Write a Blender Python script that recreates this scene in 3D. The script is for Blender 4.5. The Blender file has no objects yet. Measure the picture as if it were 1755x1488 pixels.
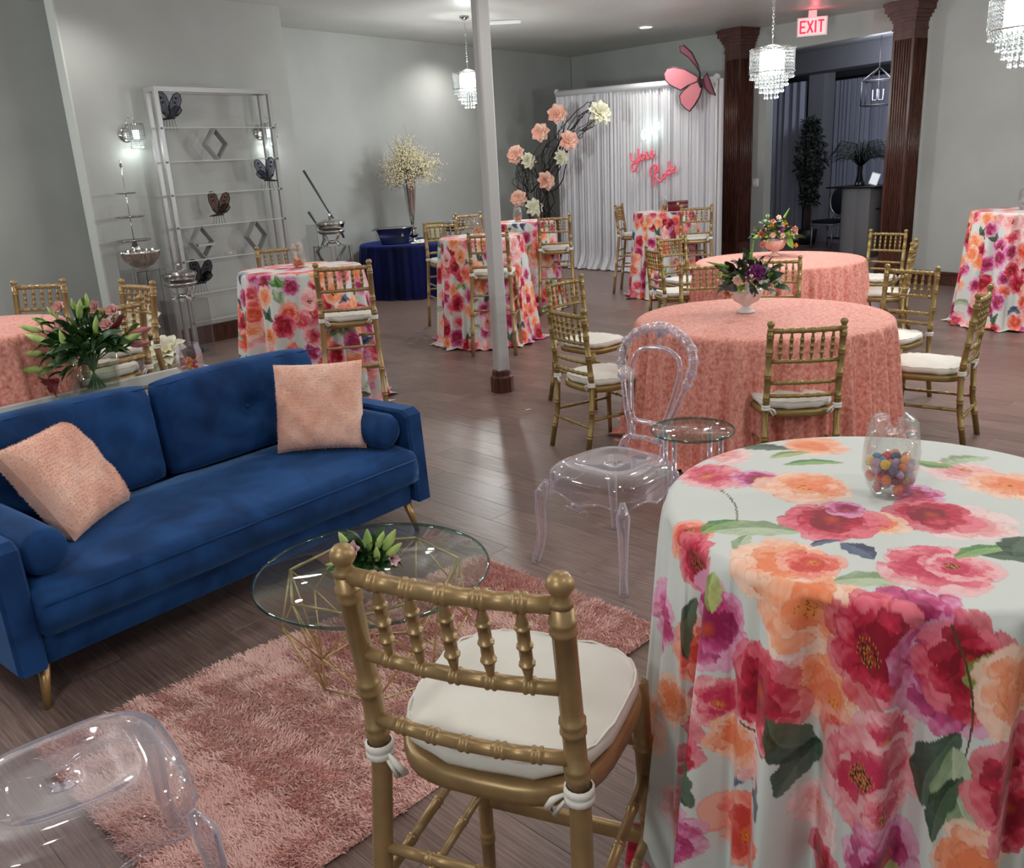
import bpy, math, random
import numpy as np
from mathutils import Vector, Matrix
PI = math.pi
random.seed(7); rng = np.random.RandomState(7)
S = bpy.context.scene
C = S.collection

# ---------------------------------------------------------------- camera, world, lights, exposure
CAMH = 1.72
cam_d = bpy.data.cameras.new('camera'); cam = bpy.data.objects.new('camera', cam_d); C.objects.link(cam)
p_, r_ = math.radians(17.07), math.radians(3.267)
fw = Vector((0, math.cos(p_), -math.sin(p_))); up0 = Vector((0, math.sin(p_), math.cos(p_))); rt0 = Vector((1, 0, 0))
rt = math.cos(r_)*rt0 - math.sin(r_)*up0; up = math.sin(r_)*rt0 + math.cos(r_)*up0
M = Matrix((rt, up, -fw)).transposed().to_4x4(); M.translation = Vector((0, 0, CAMH)); cam.matrix_world = M
cam_d.sensor_fit = 'HORIZONTAL'; cam_d.sensor_width = 36.0; cam_d.lens = 36.0*1489/1755; cam_d.clip_start = .05; cam_d.clip_end = 100
S.camera = cam
S.view_settings.view_transform = 'Standard'; S.view_settings.look = 'None'; S.view_settings.gamma = 1.0
S.view_settings.use_curve_mapping = False
S.view_settings.exposure = 0.0
W = bpy.data.worlds.new('world'); S.world = W; W.use_nodes = True
W.node_tree.nodes['Background'].inputs[0].default_value = (.8, .86, 1, 1); W.node_tree.nodes['Background'].inputs[1].default_value = .30

def ceil_z(x, y): return 3.2684 - .03622*x + .02314*y

def lamp(kind, loc, power, color=(1, 1, 1), size=.1, aim=None, **kw):
    d = bpy.data.lights.new('lamp', kind); d.energy = power; d.color = color
    if kind == 'AREA': d.shape = 'DISK'; d.size = size
    else: d.shadow_soft_size = size
    for k, v in kw.items(): setattr(d, k, v)
    o = bpy.data.objects.new('lamp', d); C.objects.link(o); o.location = loc
    if aim is not None: o.rotation_euler = (Vector(aim)-Vector(loc)).to_track_quat('-Z', 'Y').to_euler()
    return o
WARM = (1.0, .955, .89); COOL = (.93, 1.0, .98)
SPOTS = [(2.2, 13.3), (-1.2, 8.6), (1.7, 8.4), (4.3, 8.2), (-2.9, 6.0), (.2, 5.9), (3.4, 5.2), (-2.2, 3.2), (.6, 3.2), (2.6, 2.4), (-.5, 14.4), (-1.0, .9), (1.2, .3), (-3.6, 8.6)]
for x, y in SPOTS:
    lamp('SPOT', (x, y, ceil_z(x, y)-.05), 65 if y > 12 else 44 if y > 4 else 40, WARM, .09, aim=(x, y, 0), spot_size=2.6, spot_blend=.9)
# unseen point lamps added outside the frame to brighten walls and ceiling
for x, y, z, e in ((-3.9, 3.6, 2.45, 85), (-1.4, -.6, 2.5, 70), (3.9, 1.6, 2.45, 85), (7.2, 4.4, 2.45, 120), (-5.6, 7.0, 2.45, 90)):
    lamp('POINT', (x, y, z), e, (.98, 1, .97), .22)

# ---------------------------------------------------------------- helpers
def srgb(r, g, b):
    f = lambda c: c/12.92 if c <= .04045 else ((c+.055)/1.055)**2.4
    return (f(r), f(g), f(b), 1.0)
def lin3(r, g, b): return np.array(srgb(r, g, b)[:3])

class MB:
    def __init__(s): s.v = []; s.f = []
    def add(s, vs, fs):
        n = len(s.v); s.v += [tuple(p) for p in vs]; s.f += [tuple(i+n for i in f) for f in fs]; return s
    def box(s, c, d, rot=None, bev=0):
        x, y, z = d[0]/2, d[1]/2, d[2]/2
        if bev <= 0:
            P = [Vector((a*x, b*y, e*z)) for a in (-1, 1) for b in (-1, 1) for e in (-1, 1)]
            F = [(0, 1, 3, 2), (4, 6, 7, 5), (0, 4, 5, 1), (2, 3, 7, 6), (0, 2, 6, 4), (1, 5, 7, 3)]
        else:
            # superellipsoid-ish rounded box from a grid cube
            n = 5; P = []; F = []; idx = {}
            def pt(i, j, k):
                key = (i, j, k)
                if key not in idx:
                    q = []
                    for t, h in ((i, x), (j, y), (k, z)):
                        b_ = min(bev, h*.98)
                        q.append([-h, -h+b_*.35, 0, h-b_*.35, h][t] if n == 5 else 0)
                    p = Vector(q); inner = Vector((max(-x+bev, min(x-bev, p.x)) if x > bev else 0, max(-y+bev, min(y-bev, p.y)) if y > bev else 0, max(-z+bev, min(z-bev, p.z)) if z > bev else 0))
                    dd = p-inner
                    if dd.length > 1e-9: p = inner+dd.normalized()*min(bev, dd.length if dd.length < bev else bev)
                    idx[key] = len(P); P.append(p)
                return idx[key]
            for a in range(4):
                for b in range(4):
                    F += [(pt(a, b, 0), pt(a, b+1, 0), pt(a+1, b+1, 0), pt(a+1, b, 0)), (pt(a, b, 4), pt(a+1, b, 4), pt(a+1, b+1, 4), pt(a, b+1, 4)),
                          (pt(a, 0, b), pt(a+1, 0, b), pt(a+1, 0, b+1), pt(a, 0, b+1)), (pt(a, 4, b), pt(a, 4, b+1), pt(a+1, 4, b+1), pt(a+1, 4, b)),
                          (pt(0, a, b), pt(0, a, b+1), pt(0, a+1, b+1), pt(0, a+1, b)), (pt(4, a, b), pt(4, a+1, b), pt(4, a+1, b+1), pt(4, a, b+1))]
        c = Vector(c)
        P = [(rot @ p if rot is not None else p)+c for p in P]
        return s.add(P, F)
    def tube(s, pts, r, seg=8, cap=True, closed=False):
        pts = [Vector(p) for p in pts]; n = len(pts)
        rad = r if isinstance(r, (list, tuple)) else [r]*n
        vs = []; fs = []
        t0 = (pts[1]-pts[0]).normalized(); a = Vector((0, 0, 1)) if abs(t0.z) < .9 else Vector((1, 0, 0))
        nrm = (a - a.dot(t0)*t0).normalized()
        for i in range(n):
            if closed: t = pts[(i+1) % n]-pts[i-1]
            else: t = pts[min(i+1, n-1)]-pts[max(i-1, 0)]
            t = t.normalized() if t.length > 1e-9 else t0
            nrm = nrm - nrm.dot(t)*t
            if nrm.length < 1e-6: nrm = Vector((1, 0, 0))-Vector((1, 0, 0)).dot(t)*t
            nrm.normalize(); b = t.cross(nrm)
            for k in range(seg):
                q = 2*PI*k/seg; vs.append(pts[i]+(math.cos(q)*nrm+math.sin(q)*b)*rad[i])
        m = n if closed else n-1
        for i in range(m):
            for k in range(seg):
                j = (i+1) % n; fs.append((i*seg+k, i*seg+(k+1) % seg, j*seg+(k+1) % seg, j*seg+k))
        if cap and not closed:
            fs.append(tuple(range(seg))[::-1]); fs.append(tuple((n-1)*seg+k for k in range(seg)))
        return s.add(vs, fs)
    def lathe(s, prof, seg=24, c=(0, 0, 0), sx=1, sy=1, rib=0, nrib=0, mat=None, cap=True):
        vs = []; fs = []; n = len(prof)
        for r, z in prof:
            for k in range(seg):
                q = 2*PI*k/seg; rr = r*(1+rib*math.cos(nrib*q)) if nrib else r
                p = Vector((rr*math.cos(q)*sx, rr*math.sin(q)*sy, z))
                if mat is not None: p = mat @ p
                vs.append(p+Vector(c))
        for i in range(n-1):
            for k in range(seg): fs.append((i*seg+k, i*seg+(k+1) % seg, (i+1)*seg+(k+1) % seg, (i+1)*seg+k))
        if cap and prof[0][0] > 1e-6: fs.append(tuple(range(seg))[::-1])
        if cap and prof[-1][0] > 1e-6: fs.append(tuple((n-1)*seg+k for k in range(seg)))
        return s.add(vs, fs)
    def ball(s, c, r, seg=8, rings=6, sz=1):
        return s.lathe([(max(r*math.sin(PI*i/rings), 1e-7), -r*sz*math.cos(PI*i/rings)) for i in range(rings+1)], seg, c)
    def build(s, name, mat, parent=None, smooth=True):
        me = bpy.data.meshes.new(name); me.from_pydata(s.v, [], s.f)
        if smooth: me.polygons.foreach_set('use_smooth', [True]*len(me.polygons))
        me.update()
        return link(name, me, mat, parent)
def link(name, me, mat, parent=None):
    if mat is not None and not me.materials: me.materials.append(mat)
    o = bpy.data.objects.new(name, me); C.objects.link(o)
    if parent is not None: o.parent = parent
    return o
def grid_mesh(name, P, nu, nv, closed_u=False, extra=None):
    """P (nv*nu,3) rows v, cols u"""
    me = bpy.data.meshes.new(name)
    i = np.arange(nv-1)[:, None]; j = np.arange(nu if closed_u else nu-1)[None, :]
    a = i*nu+j; b = i*nu+(j+1) % nu; F = np.stack([a, b, b+nu, a+nu], -1).reshape(-1, 4)
    if extra is not None: F = np.vstack([F, extra])
    nf = len(F)
    me.vertices.add(len(P)); me.vertices.foreach_set('co', P.astype(np.float32).ravel())
    me.loops.add(nf*4); me.loops.foreach_set('vertex_index', F.astype(np.int32).ravel())
    me.polygons.add(nf); me.polygons.foreach_set('loop_start', np.arange(0, nf*4, 4, dtype=np.int32))
    me.polygons.foreach_set('loop_total', np.full(nf, 4, np.int32))
    me.polygons.foreach_set('use_smooth', np.ones(nf, bool)); me.update(calc_edges=True); me.validate()
    return me
def thing(name, label, cat, loc=(0, 0, 0), rz=0, group=None, scale=1):
    o = bpy.data.objects.new(name, None); C.objects.link(o); o.location = loc; o.rotation_euler = (0, 0, rz); o.scale = (scale,)*3
    o.empty_display_size = .1
    return tag(o, label, cat, group)
def tag(o, label, cat, group=None, kind=None):
    o['label'] = label; o['category'] = cat
    if group: o['group'] = group
    if kind: o['kind'] = kind
    return o
def lab(o, label): o['label'] = label; return o
def struct(o): o['kind'] = 'structure'; return o
def stuff(o): o['kind'] = 'stuff'; return o
kids = {}
def copy_tree(o, loc=None, rz=None, label=None, group=None, parent=None, cache={}):
    def rec(a, par):
        b = a.copy(); C.objects.link(b); b.parent = par
        for ch in [k for k in a.children]: rec(ch, b)
        return b
    r = rec(o, parent)
    if loc is not None: r.location = loc
    if rz is not None: r.rotation_euler = (0, 0, rz)
    if label: r['label'] = label
    if group: r['group'] = group
    return r

# ---------------------------------------------------------------- materials
def mat(name, col=(.5, .5, .5, 1), rough=.5, metal=0, **kw):
    m = bpy.data.materials.new(name); m.use_nodes = True; b = m.node_tree.nodes['Principled BSDF']
    b.inputs['Base Color'].default_value = col; b.inputs['Roughness'].default_value = rough; b.inputs['Metallic'].default_value = metal
    for k, v in kw.items(): b.inputs[k.replace('_', ' ')].default_value = v
    return m
def nd(m, t, **kw):
    n = m.node_tree.nodes.new(t)
    for k, v in kw.items():
        if hasattr(n, k): setattr(n, k, v)
        else: n.inputs[k].default_value = v
    return n
def lk(m, a, b): m.node_tree.links.new(a, b)
def bsdf(m): return m.node_tree.nodes['Principled BSDF']
def noisy(m, c1, c2, scale, detail=4, lo=.35, hi=.65, stretch=None, bump=0, bscale=None, coord='Object', dist=0, bdist=.01):
    tc = nd(m, 'ShaderNodeTexCoord'); mp = nd(m, 'ShaderNodeMapping')
    if stretch: mp.inputs['Scale'].default_value = stretch
    lk(m, tc.outputs[coord], mp.inputs[0])
    n = nd(m, 'ShaderNodeTexNoise'); n.inputs['Scale'].default_value = scale; n.inputs['Detail'].default_value = detail; n.inputs['Distortion'].default_value = dist
    lk(m, mp.outputs[0], n.inputs['Vector'])
    r = nd(m, 'ShaderNodeValToRGB'); r.color_ramp.elements[0].position = lo; r.color_ramp.elements[1].position = hi
    r.color_ramp.elements[0].color = c1; r.color_ramp.elements[1].color = c2
    lk(m, n.outputs['Fac'], r.inputs[0]); lk(m, r.outputs[0], bsdf(m).inputs['Base Color'])
    if bump:
        n2 = n
        if bscale:
            n2 = nd(m, 'ShaderNodeTexNoise'); n2.inputs['Scale'].default_value = bscale; n2.inputs['Detail'].default_value = 3; lk(m, mp.outputs[0], n2.inputs['Vector'])
        bp = nd(m, 'ShaderNodeBump'); bp.inputs['Strength'].default_value = bump; bp.inputs['Distance'].default_value = bdist
        lk(m, n2.outputs['Fac'], bp.inputs['Height']); lk(m, bp.outputs[0], bsdf(m).inputs['Normal'])
    return m, mp, r
def emis(name, col, st):
    m = bpy.data.materials.new(name); m.use_nodes = True; b = bsdf(m)
    b.inputs['Base Color'].default_value = (0, 0, 0, 1); b.inputs['Emission Color'].default_value = col; b.inputs['Emission Strength'].default_value = st
    return m
def clear(name, tint=(.95, .95, .95, 1), rough=.03, blend=.35, edge=(1, 1, 1, 1), haze=0.03, bumpy=0, body=None):
    """thin clear plastic / glass: transparent mixed with glossy by facing"""
    m = bpy.data.materials.new(name); m.use_nodes = True; nt = m.node_tree; nt.nodes.clear()
    out = nd(m, 'ShaderNodeOutputMaterial'); tr = nd(m, 'ShaderNodeBsdfTransparent'); gl = nd(m, 'ShaderNodeBsdfGlossy')
    tr.inputs[0].default_value = tint; gl.inputs['Color'].default_value = edge; gl.inputs['Roughness'].default_value = rough
    lw = nd(m, 'ShaderNodeLayerWeight'); lw.inputs['Blend'].default_value = .5
    mx = nd(m, 'ShaderNodeMixShader'); pw = nd(m, 'ShaderNodeMath', operation='POWER'); pw.inputs[1].default_value = 4.2-4*blend
    ml = nd(m, 'ShaderNodeMath', operation='MULTIPLY_ADD'); ml.inputs[1].default_value = .9*blend*2; ml.inputs[2].default_value = haze
    lk(m, lw.outputs['Facing'], pw.inputs[0]); lk(m, pw.outputs[0], ml.inputs[0]); lk(m, ml.outputs[0], mx.inputs[0]); lk(m, tr.outputs[0], mx.inputs[1]); lk(m, gl.outputs[0], mx.inputs[2])
    last = mx
    if body:
        df = nd(m, 'ShaderNodeBsdfDiffuse'); df.inputs[0].default_value = body[0]; m2 = nd(m, 'ShaderNodeMixShader')
        lk(m, mx.outputs[0], m2.inputs[1]); lk(m, df.outputs[0], m2.inputs[2])
        mu = nd(m, 'ShaderNodeMath', operation='MULTIPLY'); mu.inputs[1].default_value = body[1]; lk(m, lw.outputs['Facing'], mu.inputs[0]); lk(m, mu.outputs[0], m2.inputs[0]); last = m2
    if bumpy:
        n = nd(m, 'ShaderNodeTexNoise'); n.inputs['Scale'].default_value = bumpy; bp = nd(m, 'ShaderNodeBump'); bp.inputs['Strength'].default_value = .6; bp.inputs['Distance'].default_value = .01
        lk(m, n.outputs['Fac'], bp.inputs['Height']); lk(m, bp.outputs[0], gl.inputs['Normal']); lk(m, bp.outputs[0], lw.inputs['Normal'])
    lk(m, last.outputs[0], out.inputs[0])
    return m

def obj_rand(m, ramp_to, amount=.3):
    """multiply base colour by per-object random brightness"""
    oi = nd(m, 'ShaderNodeObjectInfo'); mr = nd(m, 'ShaderNodeMapRange'); mr.inputs['To Min'].default_value = 1-amount; mr.inputs['To Max'].default_value = 1+amount
    lk(m, oi.outputs['Random'], mr.inputs['Value'])
    mu = nd(m, 'ShaderNodeMix', data_type='RGBA', blend_type='MULTIPLY'); mu.inputs['Factor'].default_value = 1
    lk(m, ramp_to, mu.inputs['A']); lk(m, mr.outputs[0], mu.inputs['B']); lk(m, mu.outputs['Result'], bsdf(m).inputs['Base Color'])

# wall paint
m_wall, _, _ = noisy(mat('grey_wall_paint', rough=.55), (.42, .44, .43, 1), (.47, .49, .48, 1), 1.2, bump=.25, bscale=55, bdist=.004)
m_walltrim = mat('pale_edge_paint', (.55, .58, .56, 1), .45)
m_ceil, _, _ = noisy(mat('ceiling_paint', rough=.38), (.53, .535, .51, 1), (.60, .605, .58, 1), .8, bump=.5, bscale=14, bdist=.008)
m_post = mat('post_paint', (.52, .53, .54, 1), .4)
# dark stained wood
m_dwood, mp_, rr_ = noisy(mat('dark_red_wood', rough=.28), (.040, .013, .010, 1), (.115, .040, .027, 1), 6, stretch=(9, 9, .8), detail=6, bump=.08)
# floor planks
m_floor, fmp, frr = noisy(mat('floor_plank', rough=.33), srgb(.40, .325, .305), srgb(.56, .475, .45), 5, stretch=(1.2, 26, 1), detail=8, lo=.3, hi=.72, bump=.12, bdist=.002)
frr.color_ramp.elements.new(.5).color = srgb(.475, .395, .37)
obj_rand(m_floor, frr.outputs[0], .16)
oi = nd(m_floor, 'ShaderNodeObjectInfo'); vm = nd(m_floor, 'ShaderNodeVectorMath', operation='ADD'); tcn = [n for n in m_floor.node_tree.nodes if n.type == 'TEX_COORD'][0]
mu_ = nd(m_floor, 'ShaderNodeMath', operation='MULTIPLY'); mu_.inputs[1].default_value = 50; lk(m_floor, oi.outputs['Random'], mu_.inputs[0])
lk(m_floor, tcn.outputs['Object'], vm.inputs[0]); lk(m_floor, mu_.outputs[0], vm.inputs[1]); lk(m_floor, vm.outputs[0], fmp.inputs[0])
m_sub = mat('subfloor', (.02, .015, .012, 1), .8)
# gold
def gold(name, c, rough=.36):
    m = mat(name, c, rough, .45); noisy(m, tuple(x*.86 for x in c[:3])+(1,), c, 30, bump=.03, bdist=.002); return m
m_gold = gold('antique_gold_paint', (.33, .235, .085, 1), .40)
m_goldb = gold('light_gold_paint', (.41, .275, .13, 1), .40)
m_brass = mat('brass_wire', (.60, .45, .20, 1), .35, .7)
m_white, _, _ = noisy(mat('ivory_cotton', rough=.85), (.72, .70, .64, 1), (.80, .78, .73, 1), 5, bump=.25, bscale=18, bdist=.006)
m_tie = mat('white_tie_cloth', (.80, .78, .73, 1), .85)
# velvet blue
def velvet(name, c1, c2, sheen_c, scale, lo=.35, hi=.65, detail=5, bump=.3, dist=0, stretch=None, sheen=.6, bscale=None):
    m = mat(name, rough=.75); b = bsdf(m)
    b.inputs['Sheen Weight'].default_value = sheen; b.inputs['Sheen Tint'].default_value = sheen_c; b.inputs['Sheen Roughness'].default_value = .35; b.inputs['Specular IOR Level'].default_value = .2
    noisy(m, c1, c2, scale, detail, lo, hi, stretch, bump=bump, dist=dist, bdist=.006, bscale=bscale); return m
m_blue = velvet('blue_velvet', (.004, .024, .090, 1), (.012, .068, .23, 1), (.25, .5, 1, 1), 5, .3, .7, 6, .15, .8, sheen=.5)
m_navy = velvet('navy_velvet', (.002, .004, .03, 1), (.004, .009, .085, 1), (.1, .2, 1, 1), 3, sheen=.5)
m_coral = velvet('crushed_coral_velvet', srgb(.80, .44, .40), srgb(.99, .73, .67), (1, .75, .68, 1), 60, .28, .72, 9, .5, .35, stretch=(1, 1, .8), sheen=.4)
m_fur, _, _ = noisy(mat('blush_faux_fur', rough=.95, Sheen_Weight=.5), srgb(.93, .69, .60), srgb(.99, .83, .76), 7, 6, .3, .7, bump=.4, bscale=70, bdist=.006)
m_rug, _, _ = noisy(mat('dusty_pink_pile', rough=.95), srgb(.95, .77, .74), srgb(.99, .86, .83), 2.5, 4, .3, .7)
# metals, glass
m_silver = mat('polished_silver', (.58, .57, .55, 1), .12, 1)
m_dsilver = mat('brushed_silver', (.50, .50, .50, 1), .3, 1)
m_frame = mat('pale_metal_frame', (.42, .42, .43, 1), .35, .5)
m_dmetal = mat('dark_grey_tube', (.13, .15, .15, 1), .35, .7)
m_acryl = clear('clear_acrylic', (.93, .91, .94, 1), .05, .56, (1, .98, 1, 1), .07, body=((.74, .70, .78, 1), .36))
m_acryl2 = clear('clear_acrylic_frame', (.91, .89, .93, 1), .05, .60, (1, .98, 1, 1), .10, body=((.80, .76, .85, 1), .55))
m_sheet = clear('clear_acrylic_sheet', (.96, .96, .96, 1), .05, .25, (1, 1, 1, 1), .015, body=((.6, .6, .6, 1), .04))
m_glass = clear('clear_glass', (.96, .975, .965, 1), .02, .30, (1, 1, 1, 1), .03)
m_edge = clear('green_glass_edge', (.25, .42, .38, 1), .05, .4, (.8, 1, .95, 1), .12)
m_tglass = clear('table_glass', (.90, .95, .93, 1), .02, .22, (1, 1, 1, 1), .05)
m_water = clear('water', (.85, .93, .86, 1), .02, .3, (1, 1, 1, 1), .04)
m_film = clear('cellophane', (.96, .96, .96, 1), .08, .45, (1, 1, 1, 1), .08, bumpy=60)
m_mirror = mat('pale_mirror_top', (.60, .63, .62, 1), .08, .8)
m_whitep = mat('white_gloss', (.78, .77, .76, 1), .3)
m_milk = mat('milk_glass', (.80, .78, .76, 1), .25, Transmission_Weight=.0, Subsurface_Weight=.0)
m_black = mat('black_matte', (.008, .008, .010, 1), .5)
def plain(name, c, rough=.6, **k): return mat(name, c, rough, **k)
m_leaf, _, _ = noisy(mat('lily_leaf', rough=.45), srgb(.07, .17, .08), srgb(.20, .37, .16), 14)
m_leafl = mat('light_leaf', srgb(.38, .52, .22), .45)
m_bud, _, _ = noisy(mat('lily_bud', rough=.5), srgb(.50, .64, .30), srgb(.76, .84, .52), 20, stretch=(1, 1, .3))
m_budp = mat('pink_bud', srgb(.72, .42, .42), .5)
m_rose, _, _ = noisy(mat('blush_rose_petal', rough=.6), srgb(.82, .56, .54), srgb(.93, .74, .72), 20)
m_redlily = mat('wine_petal', srgb(.42, .10, .12), .5)
m_stem = mat('green_stem', srgb(.22, .40, .14), .5)
m_twig = mat('dark_twig', (.022, .016, .014, 1), .7)
# ---------------------------------------------------------------- the room
CORN = Vector((1.36, 17.47)); dL = Vector((.652, .758)).normalized(); nL = Vector((dL.y, -dL.x))      # far-left wall, normal into the room
W0 = Vector((3.87, 13.68)); dR = Vector((.513, -.858)).normalized(); nR = Vector((dR.y, -dR.x))        # right-hand wall, normal into the room
def V3(p, z): return Vector((p.x, p.y, z))
def slab(mb, a, b, z0, z1, th, n, topslope=True):
    """wall piece from a to b (2D), thickness th away from n"""
    za = z1 if not topslope else ceil_z(a.x, a.y)+.02; zb = z1 if not topslope else ceil_z(b.x, b.y)+.02
    o = -n*th
    P = [V3(a, z0), V3(b, z0), V3(b, zb), V3(a, za), V3(a+o, z0), V3(b+o, z0), V3(b+o, zb), V3(a+o, za)]
    mb.add(P, [(0, 1, 2, 3), (5, 4, 7, 6), (4, 0, 3, 7), (1, 5, 6, 2), (3, 2, 6, 7), (4, 5, 1, 0)])
# left wall
mb = MB(); slab(mb, CORN-dL*17, CORN+dL*.2, 0, 3, .2, nL); struct(mb.build('wall_left', m_wall, smooth=False))
# right wall with the opening; distances along dR from W0
def R(s, d=0): return W0+dR*s+nR*d
sC = (CORN-W0).dot(dR)
mb = MB(); slab(mb, R(sC-.3), R(.22), 0, 3, .15, nR); slab(mb, R(2.62), R(11), 0, 3, .15, nR)
slab(mb, R(.22), R(2.62), 3.08, 3.4, .15, nR)
struct(mb.build('wall_right', m_wall, smooth=False))
mb = MB(); slab(mb, R(2.66, .012), R(2.78, .012), 0, 3.2, .012, nR); struct(mb.build('trim_1', m_walltrim, smooth=False))
# back and camera-side walls (behind the camera)
mb = MB(); slab(mb, Vector((-12, -3.2)), Vector((12, -3.2)), 0, 3.3, .2, Vector((0, 1))); struct(mb.build('wall_rear', m_wall, smooth=False))
# baseboards: dark wood
def baseboard(name, a, b, n, h=.19):
    mb = MB(); slab(mb, a+n*.022, b+n*.022, 0, h, .02, n, False); slab(mb, a+n*.034, b+n*.034, h-.03, h, .034, n, False)
    struct(mb.build(name, m_dwood, smooth=False))
baseboard('baseboard_left', CORN-dL*15, CORN, nL); baseboard('baseboard_right', R(2.75), R(11), nR, .17); baseboard('baseboard_far', R(sC), R(-.1), nR, .17)
# partition wall in front of the left wall
P0 = Vector((-4.05, 9.03)); P1 = Vector((-2.38, 10.96)); dP = (P1-P0).normalized(); nP = Vector((dP.y, -dP.x))
mb = MB(); slab(mb, P0, P1, 0, 3, .16, nP); struct(mb.build('wall_partition', m_wall, smooth=False))
mb = MB(); a = P0; slab(mb, a-dP*.018-nP*.0, a-dP*.0, 0, 3, .165, nP); struct(mb.build('trim_2', m_walltrim, smooth=False))
baseboard('baseboard_partition', P0+dP*.72, P1, nP, .20)
# ceiling
pts = [(-14, -3.3), (12.5, -3.3), (12.5, 3), (1.8, 18.2), (-14, 18)]
mb = MB(); mb.add([(x, y, ceil_z(x, y)) for x, y in pts]+[(x, y, ceil_z(x, y)+.15) for x, y in pts], [tuple(range(5))[::-1], tuple(range(5, 10))]+[(i, (i+1) % 5, 5+(i+1) % 5, 5+i) for i in range(5)])
struct(mb.build('ceiling', m_ceil, smooth=False))
# floor: subfloor and planks laid at -45 degrees; the 300 that show largest are single planks
fl = struct(MB().box((0, 8, -.06), (40, 40, .1)).build('floor', m_sub, smooth=False))
fl.name = 'floor'
PW, PL = .182, 1.22
d1 = Vector((math.cos(-PI/4), math.sin(-PI/4))); d2 = Vector((d1.y*-1, d1.x))
def plank_mb(L=PL): 
    b = .0012; z = .010
    x, y = L/2-.0003, PW/2-.0003
    V = [(-x, -y, 0), (x, -y, 0), (x, y, 0), (-x, y, 0), (-x, -y, z-b), (x, -y, z-b), (x, y, z-b), (-x, y, z-b), (-x+b, -y+b, z), (x-b, -y+b, z), (x-b, y-b, z), (-x+b, y-b, z)]
    F = [(0, 1, 5, 4), (1, 2, 6, 5), (2, 3, 7, 6), (3, 0, 4, 7), (4, 5, 9, 8), (5, 6, 10, 9), (6, 7, 11, 10), (7, 4, 8, 11), (8, 9, 10, 11)]
    return V, F
cand = []
for r in range(-90, 130):
    off = (r*0.377 % 1)*PL
    for q in range(-14, 22):
        c = d1*(q*PL+off)+d2*(r*PW)
        x, y = c
        if y < .6 or y > 19: continue
        if abs(x) > .62*y+1.2: continue
        cand.append((x*x+y*y, x, y))
cand.sort()
near, far = cand[:300], cand[300:]
V, F = plank_mb(); pm = bpy.data.meshes.new('plank'); pm.from_pydata(V, [], F); pm.materials.append(m_floor)
for _, x, y in near:
    o = link('plank', pm, None, fl); o.location = (x, y, -.010); o.rotation_euler = (0, 0, -PI/4)
far += [(0, x, y) for x, y in [((d1*(q*PL+((r*0.377 % 1)*PL))+d2*(r*PW))) for r in range(-110, 140) for q in range(-16, 24)] if -3.2 < y < 21 and not (y >= .6 and y <= 19 and abs(x) <= .62*y+1.2) and abs(x) < .9*abs(y)+4]
mb = MB(); ca = math.cos(-PI/4); sa = math.sin(-PI/4)
for _, x, y in far:
    mb.add([(x+a*ca-b*sa, y+a*sa+b*ca, c-.010) for a, b, c in V[4:]], [(0, 1, 5, 4), (1, 2, 6, 5), (2, 3, 7, 6), (3, 0, 4, 7), (4, 5, 6, 7)])
m_floor2 = m_floor.copy(); m_floor2.name = 'floor_plank_far'
for l in list(m_floor2.node_tree.links):
    if l.to_node.type == 'MAPPING' and l.to_socket.name == 'Vector': m_floor2.node_tree.links.remove(l)
tc2 = [n for n in m_floor2.node_tree.nodes if n.type == 'TEX_COORD'][0]; mp2 = [n for n in m_floor2.node_tree.nodes if n.type == 'MAPPING'][0]
rot = nd(m_floor2, 'ShaderNodeMapping'); rot.inputs['Rotation'].default_value = (0, 0, PI/4)
lk(m_floor2, tc2.outputs['Object'], rot.inputs[0]); lk(m_floor2, rot.outputs[0], mp2.inputs[0])
stuff(mb.build('planks', m_floor2, fl, smooth=False))

# dark fluted wooden columns
def column(label, s, sz, face):
    c = R(s, sz/2-.02); zc = ceil_z(c.x, c.y)
    ang = math.atan2(dR.y, dR.x)
    t = thing('fluted_column', label, 'column', (c.x, c.y, 0), ang, 'dark wooden columns')
    MB().box((0, 0, .12), (sz+.06, sz+.06, .24)).box((0, 0, .255), (sz+.03, sz+.03, .03)).build('plinth', m_dwood, t, False)
    MB().box((0, 0, zc/2-.05), (sz, sz, zc-.3)).build('shaft', m_dwood, t, False)
    n = 7
    for fx, fy, rz in ((0, -1, 0), (1, 0, PI/2), (-1, 0, -PI/2)):
        for i in range(n):
            k = (i-(n-1)/2)*sz*.115
            h0, h1 = .42, zc-.42
            m_ = MB(); rm = Matrix.Rotation(rz, 3, 'Z')
            p0 = rm @ Vector((k, -sz/2-.002, h0)); p1 = rm @ Vector((k, -sz/2-.002, h1))
            m_.tube([p0, p1], sz*.032, 8); m_.build('flute', m_dwood, t)
    mb = MB(); h = zc-.30
    for a, z0, z1 in ((.02, h-.02, h+.01), (.005, h+.01, h+.07), (.03, h+.07, h+.11), (.07, h+.11, h+.15), (.11, h+.15, h+.19), (.16, h+.19, h+.26), (.19, h+.26, zc-.002)):
        mb.box((0, 0, (z0+z1)/2), (sz+a, sz+a, z1-z0))
    mb.build('capital', m_dwood, t, False)
column('dark red fluted wooden column at the left side of the doorway, next to the white curtain', -.18, .31, 0)
column('dark red fluted wooden column at the right side of the doorway, under the exit sign end', 2.60, .29, 0)

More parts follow.
